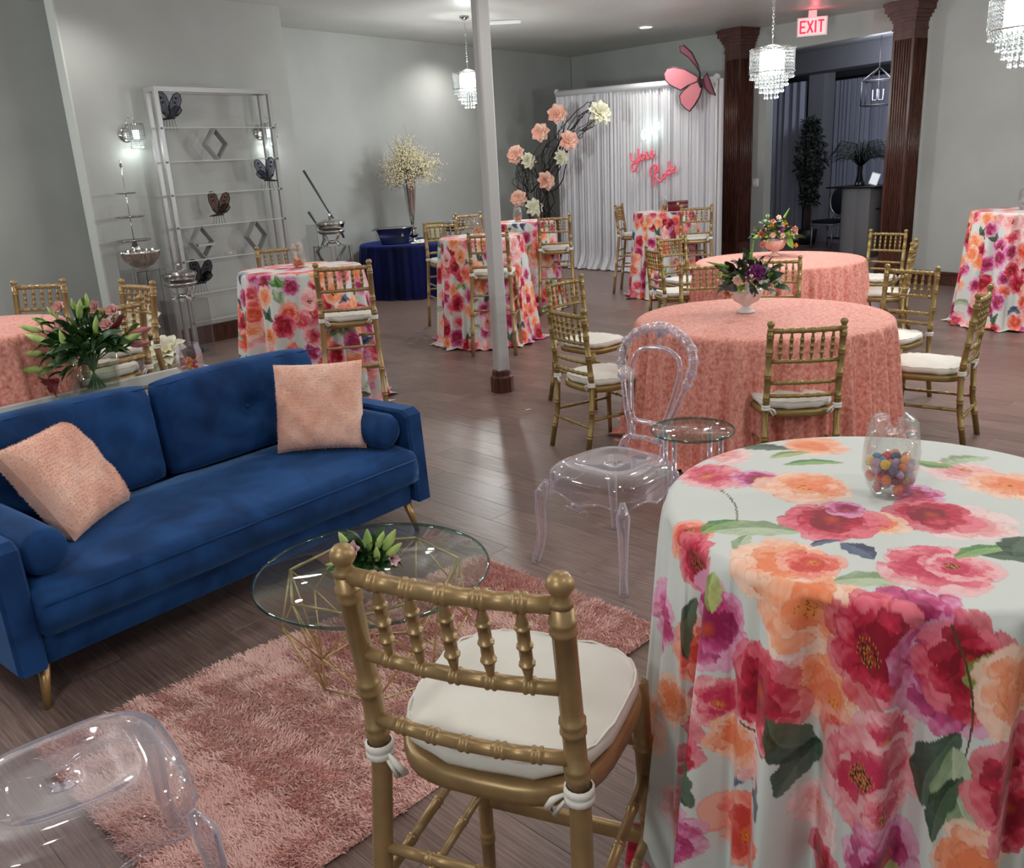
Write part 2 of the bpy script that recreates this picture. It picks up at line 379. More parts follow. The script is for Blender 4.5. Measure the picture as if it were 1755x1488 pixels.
# white support post with a dark wooden base
t = thing('support_post', 'grey-white painted support post with dark wooden base block in mid floor', 'post', (-.055, 6.80, 0), math.radians(28))
zc = ceil_z(-.05, 6.8)
MB().add(*(lambda s, b, z0, z1: ([(x, y, z) for z in (z0, z1) for x, y in ((-s, -s+b), (-s+b, -s), (s-b, -s), (s, -s+b), (s, s-b), (s-b, s), (-s+b, s), (-s, s-b))], [tuple(range(8))[::-1], tuple(range(8, 16))]+[(i, (i+1) % 8, 8+(i+1) % 8, 8+i) for i in range(8)]))(.051, .012, .15, zc-.01)).build('shaft', m_post, t, False)
MB().lathe([(.092, 0), (.092, .12), (.078, .135), (.074, .17), (.066, .18)], 8, mat=Matrix.Rotation(PI/8, 3, 'Z')).build('base', m_dwood, t, False)

# exit sign
ex = R(1.27, .02+.10); tt = thing('exit_sign', 'lit exit sign with red letters hanging from the ceiling by the doorway', 'sign', (ex.x-.35, ex.y-.62, ceil_z(ex.x, ex.y)-.20), math.radians(-17))
MB().box((0, 0, 0), (.36, .05, .22)).build('housing', m_whitep, tt, False)
MB().box((0, 0, .14), (.10, .04, .10)).build('canopy', m_whitep, tt, False)
m_face = emis('exit_face', (1, .75, .75, 1), .9); m_red = emis('exit_red', (1, .02, .06, 1), 1.6)
MB().box((0, -.027, 0), (.33, .004, .19)).build('face', m_face, tt, False)
def strokes(name, segs, x0, w, h, par, m, th=.022, y=-.032):
    mb = MB()
    for (ax, az, bx, bz) in segs:
        a = Vector((x0+ax*w, y, (az-.5)*h)); b = Vector((x0+bx*w, y, (bz-.5)*h)); d = b-a
        mb.box((a+b)/2, (d.length+th*.6, .004, th), Matrix.Rotation(-math.atan2(d.z, d.x), 3, 'Y'))
    return mb.build(name, m, par, False)
for ch, x0, segs in (('E', -.14, ((0, 0, 0, 1), (0, 1, 1, 1), (0, .5, .8, .5), (0, 0, 1, 0))), ('X', -.055, ((0, 0, 1, 1), (0, 1, 1, 0))), ('I', .04, ((0, 0, 0, 1),)), ('T', .075, ((0, 1, 1, 1), (.5, 0, .5, 1)))):
    strokes('letter', segs, x0, .06, .13, tt, m_red)
lamp('POINT', (ex.x-.38, ex.y-.78, ceil_z(ex.x, ex.y)-.12), 1.3, (1, .08, .12), .03)

# recessed ceiling light, vent
def ceil_item(name, label, cat, x, y, build, dz=0):
    t = thing(name, label, cat, (x, y, ceil_z(x, y)-dz)); build(t); return t
m_disc = emis('lamp_disc', (1, 1, .98, 1), 18); m_disc_off = mat('unlit_disc', (.5, .5, .5, 1), .4)
def recessed(t, m=None):
    MB().lathe([(.115, -.012), (.115, .0), (.085, .0), (.085, -.012)], 24, cap=False).build('trim_ring', m_whitep, t)
    MB().lathe([(.0001, -.014), (.084, -.010)], 24).build('lens', m or m_disc, t)
labs = ['lit recessed ceiling light above the white curtain, left of the exit sign'] 
ceil_item('recessed_light', labs[0], 'ceiling light', 2.2, 13.3, recessed)
def vent(t):
    MB().box((0, 0, -.008), (.5, .34, .016)).build('frame', m_walltrim, t, False)
    for i in range(7):
        MB().box((0, -.13+i*.043, -.02), (.44, .028, .004), Matrix.Rotation(.5, 3, 'X')).build('slat', m_whitep, t, False)
ceil_item('ceiling_vent', 'rectangular slatted air vent in the ceiling beside the white post', 'vent', .2, 12.4, vent)
t = thing('light_switch', 'white light switch plate on the wall right of the left dark column', 'switch', (*R(.06, .006), 1.29), math.atan2(dR.y, dR.x))
MB().box((0, 0, 0), (.12, .012, .12), bev=.004).build('plate', m_whitep, t); MB().box((-.025, -.010, 0), (.03, .012, .06)).build('rocker', m_whitep, t, False); MB().box((.025, -.010, 0), (.03, .012, .06)).build('rocker', m_whitep, t, False)

# ---------------------------------------------------------------- watercolour floral print (computed into mesh colours)
WHT = lin3(.84, .86, .85)
PAL = dict(crim=((.93, .48, .55), (.80, .16, .28), (.55, .06, .16)), pink=((.97, .74, .76), (.92, .45, .52), (.80, .20, .35)), mag=((.92, .66, .80), (.80, .28, .52), (.56, .10, .30)),
           peach=((.99, .84, .76), (.98, .68, .54), (.95, .53, .36)), coral=((.99, .70, .62), (.95, .48, .42), (.84, .27, .24)), pale=((.97, .86, .86), (.96, .74, .74), (.92, .60, .62)))
PAL = {k: [lin3(*c) for c in v] for k, v in PAL.items()}
LPAL = dict(green=((.55, .70, .42), (.24, .48, .22)), sage=((.74, .80, .68), (.50, .60, .44)), dark=((.30, .40, .30), (.10, .22, .14)), navy=((.36, .42, .54), (.13, .18, .32)), olive=((.72, .76, .48), (.46, .55, .26)))
LPAL = {k: [lin3(*c) for c in v] for k, v in LPAL.items()}
def wn(x, y, f, sd):
    a = np.sin(x*f*1.0+sd*1.7+1.3*np.sin(y*f*1.3+sd))+np.sin(y*f*1.7+sd*2.3+1.1*np.sin(x*f*.9-sd))+.6*np.sin((x+y)*f*2.9+sd*3.1)+.5*np.sin((x-y)*f*4.3+sd)
    return a/3.1
def paint_flower(col, X, Y, cx, cy, R_, pal, sd, dark=False, asp=1.0):
    rs = np.random.RandomState(sd); dx = X-cx; dy = (Y-cy)*asp
    m = (dx*dx+dy*dy) < (R_*1.25)**2
    if not m.any(): return
    x = dx[m]/R_; y = dy[m]/R_; c = col[m].copy()
    x = x+.06*wn(x, y, 5, sd); y = y+.06*wn(y, x, 6, sd+3)
    pl = PAL[pal]; K = 6
    for k in range(K):
        f = 1-k/K*.80; off = rs.uniform(-.09, .09, 2)*(k > 0)
        xx = x-off[0]; yy = y-off[1]; r = np.hypot(xx, yy); th = np.arctan2(yy, xx)
        n = rs.randint(5, 9) if k < 4 else rs.randint(3, 6); ph = rs.uniform(0, 6.28)
        tw = th+ .5*r/f*rs.choice([-1, 1])
        u = (n*(tw-ph)/(2*np.pi)) % n; pid = np.floor(u).astype(int); uf = u-pid
        lens = rs.uniform(.84, 1.08, n+1)[pid]
        edge = f*lens*(.80+.22*np.abs(np.sin(np.pi*uf))**.45)+.018*wn(x, y, 26, sd+k)
        ins = r < edge; tt = np.clip((edge-r)/(f*.55), 0, 1)
        sh = rs.uniform(-.35, .35, n+1)[pid]
        t = np.clip(k/(K-1)*1.0+.15+sh+.35*wn(x, y, 7, sd+9*k)-.2*(1-tt)+.15*tt, 0, 1)
        t = np.clip(np.where(uf < .12, t+.3, t), 0, 1)
        a = np.clip(t*2, 0, 1)[:, None]; b = np.clip(t*2-1, 0, 1)[:, None]
        cc = (pl[0]*(1-a)+pl[1]*a)*(1-b)+pl[2]*b
        line = (edge-r < .022) & ins; cc = np.where(line[:, None], cc*.86, cc)
        al = (.82 if k == 0 else .92)*ins
        c = c*(1-al[:, None])+cc*al[:, None]
    ox, oy = rs.uniform(-.12, .12, 2); r = np.hypot(x-ox, y-oy)
    ce = lin3(.98, .62, .25) if pal in ('peach', 'pink', 'coral', 'pale') else lin3(.85, .30, .15)
    al = np.clip(1-r/.22, 0, 1)[:, None]*.85; c = c*(1-al)+ce*al
    dots = (r < (.20 if dark else .17)) & (wn(x, y, 55, sd) > (.0 if dark else .38)); c[dots] = lin3(.17, .09, .06) if dark else lin3(.60, .30, .10)
    if dark:
        sp = (r < .25) & (wn(y, x, 60, sd+5) > .5); c[sp] = lin3(.75, .62, .20)
    col[m] = c
def paint_leaf(col, X, Y, cx, cy, L, w, ang, pal, sd):
    dx = X-cx; dy = Y-cy; m = (dx*dx+dy*dy) < (L*.75)**2
    if not m.any(): return
    ca, sa = math.cos(ang), math.sin(ang); a = (dx[m]*ca+dy[m]*sa)/L+.5; b = (-dx[m]*sa+dy[m]*ca)
    b = b-.12*L*np.sin(a*3.0)
    wd = w*np.sin(np.pi*np.clip(a, 0, 1))**.75*(1+.10*np.sin(a*22+sd))*(1-.25*a)
    ins = (a > 0) & (a < 1) & (np.abs(b) < wd)
    t = np.clip(.5+.4*wn(a*3, b/w, 3, sd)+.35*np.sign(b), 0, 1)[:, None]
    p = LPAL[pal]; cc = p[0]*(1-t)+p[1]*t; rib = np.abs(b) < .0016; cc[rib] = p[0]
    veins = (np.sin(a*34-np.abs(b)/w*5) > .93); cc[veins] = cc[veins]*.8+p[0]*.2
    c = col[m]; al = (ins*.93)[:, None]; col[m] = c*(1-al)+cc*al
def paint_stem(col, X, Y, p0, p1, bend, w, c_):
    p0 = np.array(p0); p1 = np.array(p1); d = p1-p0; L = np.hypot(*d); d = d/L; n = np.array([-d[1], d[0]])
    a = ((X-p0[0])*d[0]+(Y-p0[1])*d[1])/L; b = (X-p0[0])*n[0]+(Y-p0[1])*n[1]-bend*np.sin(np.pi*np.clip(a, 0, 1))
    m = (a > 0) & (a < 1) & (np.abs(b) < w*(1.3-.6*a)); col[m] = c_

def cloth(R_, H, phis, nrow, nrad, folds, amp, flare, seed, puddle=0.04, sharp=.6, p0=.0):
    """round cloth hanging to the floor; returns positions and the print coordinates"""
    rs = np.random.RandomState(seed); nph = len(phis)
    ph = np.array(phis)
    a = rs.uniform(0, 6.28, 6)
    f = np.cos(folds*ph+a[0]+1.4*np.sin(2*ph+a[1])+.6*np.sin(3*ph+a[2]))
    f = np.sign(f)*np.abs(f)**sharp
    f = .55*f+.32*np.cos((folds*2+1)*ph+a[3]+np.sin(ph+a[4]))+.25*np.cos((folds//2+1)*ph+a[5])
    s = np.linspace(0, 1, nrow)**1.0*(H+puddle)
    rows = []; SS = []
    ss = s[:, None]; t = np.clip(ss/H, 0, 1)
    k = .018
    r = R_+np.where(ss < k, k*.9*np.sin(np.clip(ss/k, 0, 1)*PI/2), k*.9)+flare*t**1.2+amp*np.clip((ss-.015)/H, 0, 1)**.5*(f[None, :])*(1+.25*np.sin(3*ph+ss*3+a[2])[...])
    over = np.clip(ss-H+.012, 0, 1); r = r+over*.9+over*.5*np.sin(folds*.7*ph+a[1])[None, :]
    z = np.where(ss < k, H-(1-np.cos(np.clip(ss/k, 0, 1)*PI/2))*k, H-ss); z = np.maximum(z+0*r, .006+.03*np.clip(over*12, 0, 1)*(.5+.5*np.sin(folds*1.4*ph+a[4])[None, :])*np.clip(over*30, 0, 1))
    rr = np.linspace(0, R_, nrad+1)[1:-1] if nrad > 1 else np.array([])
    rtop = np.concatenate([[1e-4], rr])
    X = np.concatenate([(rtop[:, None]*np.cos(ph)[None]), r*np.cos(ph)[None]]); Y = np.concatenate([(rtop[:, None]*np.sin(ph)[None]), r*np.sin(ph)[None]])
    Z = np.concatenate([np.full((len(rtop), nph), H), z+0*r])
    P = np.stack([X, Y, Z], -1)
    Sall = np.concatenate([rtop-R_, s])            # signed distance from the rim
    PH = np.broadcast_to(ph[None], X.shape); SG = np.broadcast_to(Sall[:, None], X.shape)
    return P, PH, SG
def cloth_obj(name, P, PH, m, parent, col=None, label=None):
    nv, nu = P.shape[:2]; me = grid_mesh(name, P.reshape(-1, 3), nu, nv, True)
    if col is not None:
        at_ = me.color_attributes.new('print', 'FLOAT_COLOR', 'POINT'); a = np.ones((nv*nu, 4), np.float32); a[:, :3] = col.reshape(-1, 3); at_.data.foreach_set('color', a.ravel())
    return link(name, me, m, parent)
m_print = mat('floral_print_cloth', rough=.75, Sheen_Weight=.15)
vc = nd(m_print, 'ShaderNodeVertexColor'); vc.layer_name = 'print'; lk(m_print, vc.outputs[0], bsdf(m_print).inputs['Base Color'])
bsdf(m_print).inputs['Specular IOR Level'].default_value = .25

def paint_cloth(PH, SG, R_, H, top, side, seed, scale=1.0, nrand=0):
    shp = PH.shape; ph = PH.ravel(); s = SG.ravel(); col = np.tile(WHT, (ph.size, 1))
    rad = R_+s; XT = rad*np.cos(ph); YT = rad*np.sin(ph)
    k = R_*1.22
    # side chart: arc length against drop; flowers near the rim carry onto the top
    def side_xy(phc):
        d = (ph-phc+np.pi) % (2*np.pi)-np.pi
        return d*np.where(s < 0, np.maximum(rad, .02), R_+.22*s)*1.15
    rs = np.random.RandomState(seed)
    for it in side:
        if it[0] == 'F':
            _, pc, sc, r, pal, dk = it; X = side_xy(pc); m = (np.abs(X) < r*1.3) & (np.abs(s-sc) < r*1.3)
            sub = col[m]; paint_flower(sub, X[m], s[m], 0, sc, r, pal, rs.randint(1e6), dk); col[m] = sub
        elif it[0] == 'L':
            _, pc, sc, L, w, ang, pal = it; X = side_xy(pc); m = (np.abs(X) < L) & (np.abs(s-sc) < L)
            sub = col[m]; paint_leaf(sub, X[m], s[m], 0, sc, L, w, ang, pal, rs.randint(99)); col[m] = sub
        else:
            _, pc, sc, dx, dy, bend = it; X = side_xy(pc); m = (np.abs(X) < .4) & (np.abs(s-sc) < .5); sub = col[m]; paint_stem(sub, X[m], s[m], (0, sc), (dx, sc+dy), bend, .0018, lin3(.35, .28, .16)); col[m] = sub
    m0 = s < .14
    for it in top:
        sub = col[m0]; x, y = XT[m0], YT[m0]
        if it[0] == 'F': paint_flower(sub, x, y, it[1], it[2], it[3], it[4], rs.randint(1e6), it[5])
        elif it[0] == 'L': paint_leaf(sub, x, y, it[1], it[2], it[3], it[4], it[5], it[6], rs.randint(99))
        else: paint_stem(sub, x, y, it[1], it[2], it[3], .0018, lin3(.38, .30, .18))
        col[m0] = sub
    return col.reshape(shp+(3,))

# foreground cocktail table: print laid out after the photograph
TC = Vector((.719, 1.533))
phis = list(np.linspace(-3.35, -1.15, 800))+list(np.linspace(-1.15, 2*PI-3.35, 150))[1:-1]
P, PH, SG = cloth(.414, 1.07, phis, 330, 130, 17, .085, .04, 5)
Dk = True
top = [('S', (-.36, .24), (-.33, -.10), .05, 0), ('S', (-.05, -.11), (.10, -.17), .0, 0), ('F', -.03, .355, .075, 'peach', 0), ('F', -.24, .335, .07, 'pale', 0), ('F', .20, .14, .075, 'pale', 0), ('L', .24, .20, .12, .028, .2, 'sage'), ('L', .17, .20, .09, .022, 2.4, 'green'),
       ('F', -.30, .20, .085, 'pink', 0), ('F', -.215, .165, .06, 'mag', 0), ('F', -.13, .11, .095, 'peach', 0), ('F', .25, .05, .085, 'peach', 0), ('L', -.14, .355, .12, .026, -.3, 'dark'), ('L', -.10, .30, .1, .02, .2, 'olive'), ('L', -.07, .235, .13, .02, -.1, 'green'),
       ('F', .06, .03, .055, 'mag', 0), ('F', .08, -.115, .085, 'pale', 0), ('F', .04, -.07, .085, 'crim', 0), ('F', -.07, -.09, .06, 'peach', 0), ('F', -.14, -.07, .095, 'crim', 0), ('F', -.10, -.02, .04, 'mag', 0),
       ('L', -.345, -.07, .10, .024, .5, 'green'), ('L', -.29, -.10, .15, .04, -.2, 'sage'), ('L', -.32, -.15, .09, .02, 1.2, 'sage'), ('L', -.15, -.20, .075, .028, -1.2, 'navy'), ('L', -.19, -.165, .07, .01, .3, 'navy'), ('L', -.17, -.315, .12, .03, -.2, 'sage'),
       ('F', -.285, -.225, .095, 'peach', 0), ('F', -.24, -.235, .06, 'coral', 0), ('F', -.045, -.275, .095, 'pink', 1), ('F', -.02, -.28, .06, 'pink', 1), ('L', .05, -.235, .12, .02, .2, 'green'), ('L', .09, -.27, .12, .022, -.5, 'dark'), ('L', .12, -.22, .1, .03, .8, 'dark')]
side = [('F', -2.29, .03, .10, 'peach', 0), ('F', -2.95, .0, .055, 'coral', 1), ('F', -2.84, .04, .065, 'crim', 1), ('F', -2.68, .12, .09, 'mag', 0), ('L', -2.66, .06, .07, .03, 1.4, 'olive'), ('F', -2.84, .23, .075, 'coral', 0), ('F', -2.76, .36, .08, 'crim', 0),
        ('L', -2.86, .18, .14, .022, 1.7, 'dark'), ('F', -2.60, .26, .055, 'pink', 0), ('F', -2.33, .155, .05, 'pale', 0), ('F', -2.18, .18, .085, 'peach', 0), ('F', -2.14, .245, .05, 'coral', 0), ('F', -2.43, .21, .095, 'crim', 0), ('F', -1.93, .03, .10, 'mag', 0),
        ('F', -2.03, .07, .10, 'crim', 1), ('F', -1.80, .10, .10, 'mag', 0), ('F', -1.73, .09, .09, 'crim', 0), ('L', -1.66, .10, .09, .04, 1.6, 'olive'), ('F', -1.58, .12, .085, 'peach', 0), ('F', -1.98, .22, .06, 'pink', 0), ('F', -2.03, .295, .105, 'pink', 1), ('F', -1.96, .34, .05, 'pink', 1),
        ('S', -1.80, .02, .03, .27, -.03), ('L', -1.79, .265, .15, .035, 1.9, 'dark'), ('L', -1.70, .30, .17, .05, 1.2, 'sage'), ('L', -1.76, .33, .13, .025, 1.9, 'dark'), ('F', -1.66, .42, .09, 'peach', 0), ('F', -1.56, .27, .09, 'crim', 0), ('F', -1.50, .36, .08, 'crim', 0), ('F', -1.96, .45, .085, 'mag', 0), ('L', -1.91, .49, .08, .03, 1, 'olive'),
        ('L', -2.28, .27, .13, .03, .9, 'dark'), ('L', -2.26, .33, .10, .03, 2.2, 'dark'), ('L', -2.40, .37, .10, .035, 1.1, 'navy'), ('L', -2.50, .40, .08, .014, 2.4, 'navy'), ('F', -2.50, .34, .065, 'pale', 0), ('F', -2.55, .33, .06, 'peach', 0), ('F', -2.49, .50, .09, 'coral', 0), ('L', -2.68, .42, .12, .03, 1.2, 'dark'), ('S', -2.52, .28, .1, .01, .01),
        ('F', -2.72, .54, .07, 'mag', 0), ('F', -2.80, .47, .06, 'crim', 1), ('F', -2.2, .42, .06, 'pale', 0), ('F', -2.17, .50, .05, 'crim', 0), ('F', -2.95, .35, .06, 'peach', 0), ('F', -3.1, .2, .08, 'mag', 0), ('F', -3.1, .45, .08, 'peach', 0)]
rs = np.random.RandomState(3)
for i in range(40):
    side.append(('F', rs.uniform(-3.3, 3.0), rs.uniform(.56, 1.05) if i < 22 else rs.uniform(.05, 1.0), rs.uniform(.06, .10), rs.choice(list(PAL)), 0) if i < 22 else ('F', rs.uniform(-1.4, 2.9), rs.uniform(.05, 1.0), rs.uniform(.06, .10), rs.choice(list(PAL)), 0))
col = paint_cloth(PH, SG, .414, 1.07, top, side, 11)
m_inner = mat('table_inner', (.3, .25, .2, 1), .6)
def table_under(name, label, cat, x, y, r, h, group):
    t = thing(name, label, cat, (x, y, 0), 0, group)
    MB().lathe([(.0001, h-.035), (r-.02, h-.035), (r-.008, h-.02), (r-.012, h-.004), (.0001, h-.004)], 40).build('tabletop', m_inner, t)
    MB().lathe([(.03, .03), (.03, h-.03)], 16).build('pole', m_dsilver, t)
    MB().lathe([(r*.6, 0), (r*.6, .015), (.04, .04), (.0001, .05)], 24).build('base', m_black, t)
    return t
G_HI = 'high cocktail tables under floral cloths'
table_under('cocktail_table', 'high round cocktail table hidden under the foreground floral tablecloth', 'table', TC.x, TC.y, .41, 1.07, G_HI)
o = cloth_obj('tablecloth', P, PH, m_print, None, col); o.location = (TC.x, TC.y, 0)
tag(o, 'white tablecloth with large watercolour peonies draped over the foreground round table', 'tablecloth', 'floral tablecloths')

# the other floral cloths share one mesh
nph = 440; phis = list(np.linspace(0, 2*PI, nph+1)[:-1])
P, PH, SG = cloth(.40, 1.07, phis, 150, 40, 13, .058, .070, 21, .05)
rs = np.random.RandomState(12); side = []; top = []
pts_ = []
for i in range(900):
    pc, sc = rs.uniform(-PI, PI), rs.uniform(-.02, 1.09)
    if all(math.hypot(((pc-a+PI) % (2*PI)-PI)*.52, sc-b) > .092 for a, b in pts_): pts_.append((pc, sc))
for i, (pc, sc) in enumerate(pts_):
    k = rs.choice(['crim', 'crim', 'pink', 'mag', 'mag', 'peach', 'peach', 'coral', 'pale', 'leaf', 'leaf'])
    if k == 'leaf':
        a = rs.uniform(0, 3); pl_ = rs.choice(['green', 'sage', 'dark', 'navy', 'sage'])
        side.append(('L', pc, sc, .15, .028, a, pl_)); side.append(('L', pc+.05, sc, .12, .025, a+.9, pl_))
    else: side.append(('F', pc, sc, rs.uniform(.072, .108), k, rs.rand() < .25))
for i in range(16):
    a, q = rs.uniform(0, 6.28), .36*math.sqrt(rs.rand()); top.append(('F', q*math.cos(a), q*math.sin(a), rs.uniform(.07, .1), rs.choice(list(PAL)), 0))
col = paint_cloth(PH, SG, .40, 1.07, top, side, 31)
src = None
HT = [(-1.548, 6.756, 1.12, 'floral tablecloth on the high round table behind the blue sofa', 1.2), (-.20, 8.99, 1.03, 'floral tablecloth on the high round table just behind the white post, front of two', 0), (.27, 11.03, 1.0, 'floral tablecloth on the high round table behind the white post, nearest the branch arch', 2.2),
      (2.13, 11.48, .97, 'floral tablecloth on the high table before the white curtain, holding the red box', 3.6), (4.93, 8.40, 1.02, 'floral tablecloth on the high round table at the right edge by the grey wall', 5.0)]
for x, y, sc, lb, rz in HT:
    if src is None: o = src = cloth_obj('tablecloth', P, PH, m_print, None, col)
    else: o = src.copy(); C.objects.link(o)
    o.location = (x, y, 0); o.scale = (sc, sc, 1); o.rotation_euler = (0, 0, rz)
    tag(o, lb, 'tablecloth', 'floral tablecloths')
    table_under('cocktail_table', 'hidden table under '+lb.replace('tablecloth on the high round table', 'cloth').replace('tablecloth on the high table', 'cloth'), 'table', x, y, .39*sc, 1.07, G_HI)

# coral velvet cloths
nph = 560; phis = list(np.linspace(0, 2*PI, nph+1)[:-1])
P, PH, SG = cloth(.745, .76, phis, 60, 12, 34, .060, .070, 44, .05, .9)
src = cloth_obj('tablecloth', P, PH, m_coral, None); src.location = (1.568, 5.285, 0)
tag(src, 'crushed coral velvet tablecloth on the nearer large round table', 'tablecloth', 'coral velvet tablecloths')
o = src.copy(); C.objects.link(o); o.location = (2.573, 8.17, 0); o.rotation_euler = (0, 0, 2); tag(o, 'crushed coral velvet tablecloth on the farther large round table', 'tablecloth', 'coral velvet tablecloths')
table_under('banquet_table', 'large round banquet table under the nearer coral cloth', 'table', 1.568, 5.285, .745, .76, 'round banquet tables')
table_under('banquet_table', 'large round banquet table under the farther coral cloth', 'table', 2.573, 8.17, .745, .76, 'round banquet tables')
P, PH, SG = cloth(.50, 1.07, list(np.linspace(0, 2*PI, 361)[:-1]), 60, 10, 21, .052, .07, 45, .05, .9)
o = cloth_obj('tablecloth', P, PH, m_coral, None); o.location = (-2.80, 4.47, 0); tag(o, 'crushed coral velvet tablecloth on the table at the left edge behind the sofa', 'tablecloth', 'coral velvet tablecloths')
table_under('cocktail_table', 'high round table under the coral cloth at the left edge', 'table', -2.80, 4.47, .50, 1.07, None)
# navy cloth
P, PH, SG = cloth(.76, .75, list(np.linspace(0, 2*PI, 481)[:-1]), 40, 8, 22, .045, .03, 46, .0, .9)
o = cloth_obj('tablecloth', P, PH, m_navy, None); o.location = (-1.30, 13.10, 0); tag(o, 'navy velvet tablecloth on the round table against the far wall', 'tablecloth')
table_under('banquet_table', 'round table under the navy cloth against the far wall', 'table', -1.30, 13.10, .76, .75, None)
# ---------------------------------------------------------------- gold bamboo-turned chairs
def turned(mb, pts, r, rings, seg=10, taper=None, ring=1.18, swell=.0):
    """tube along pts with bamboo rings at fractions `rings`"""
    pts = [Vector(p) for p in pts]; L = [0]
    for a, b in zip(pts, pts[1:]): L.append(L[-1]+(b-a).length)
    T = L[-1]
    def at(t):
        d = t*T
        for i in range(len(pts)-1):
            if d <= L[i+1]+1e-9:
                f = (d-L[i])/(L[i+1]-L[i]); return pts[i].lerp(pts[i+1], f)
        return pts[-1]
    w = r*.30/T; ts = {0.0: 1, 1.0: 1}
    for q in rings:
        for dt, k in ((-w*2.6, 1), (-w*2.2, ring), (-w*1.2, ring), (-w*.5, 1.08), (w*.5, 1.08), (w*1.2, ring), (w*2.2, ring), (w*2.6, 1)):
            if 0 < q+dt < 1: ts[q+dt] = k
    for i in range(1, 6): ts.setdefault(i/6, 1)
    for l in L[1:-1]: ts.setdefault(l/T, 1)
    keys = sorted(ts); P = []; Rr = []
    for t in keys:
        P.append(at(t)); b = r
        if taper: b = r*(taper[0]+(taper[1]-taper[0])*t)
        Rr.append(b*ts[t])
    return mb.tube(P, Rr, seg)
def bowed(a, b, bow, n=8):
    a, b = Vector(a), Vector(b); return [a.lerp(b, i/n)+Vector((0, -bow*math.sin(PI*i/n), 0)) for i in range(n+1)]
def outline(w0, w1, d0, d1, n=36, e=3.2):
    """rounded trapezoid: half width w0 at the back (y=-d0), w1 at the front (y=d1)"""
    out = []
    for k in range(n):
        q = 2*PI*k/n; c, s = math.cos(q), math.sin(q)
        x = math.copysign(abs(c)**(2/e), c); y = math.copysign(abs(s)**(2/e), s)
        yy = (d1+d0)/2*y+(d1-d0)/2; f = (yy+d0)/(d0+d1); out.append((x*(w0+(w1-w0)*f), yy))
    return out
def slab_rounded(mb, ol, layers, dome=0, wr=None):
    """layers: (z, inset); closed with domed caps"""
    n = len(ol); vs = []; fs = []
    for z, ins in layers:
        for i, (x, y) in enumerate(ol):
            l = math.hypot(x, y); k = (l-ins)/l; zz = z+(wr(i) if wr and ins < .01 else 0); vs.append((x*k, y*k, zz))
    for i in range(len(layers)-1):
        for k in range(n): fs.append((i*n+k, i*n+(k+1) % n, (i+1)*n+(k+1) % n, (i+1)*n+k))
    zt = layers[-1][0]; last = (len(layers)-1)*n
    for j, f in enumerate((.75, .45, .15)):
        for k in range(n):
            x, y, _ = vs[last+k] if j == 0 else vs[last+k]
            vs.append((x*f, y*f, zt+dome*(1-f*f)))
    for j in range(3):
        a = last+j*n
        for k in range(n): fs.append((a+k, a+(k+1) % n, a+n+(k+1) % n, a+n+k))
    fs.append(tuple(last+3*n+k for k in range(n))); fs.append(tuple(range(n))[::-1])
    return mb.add(vs, fs)
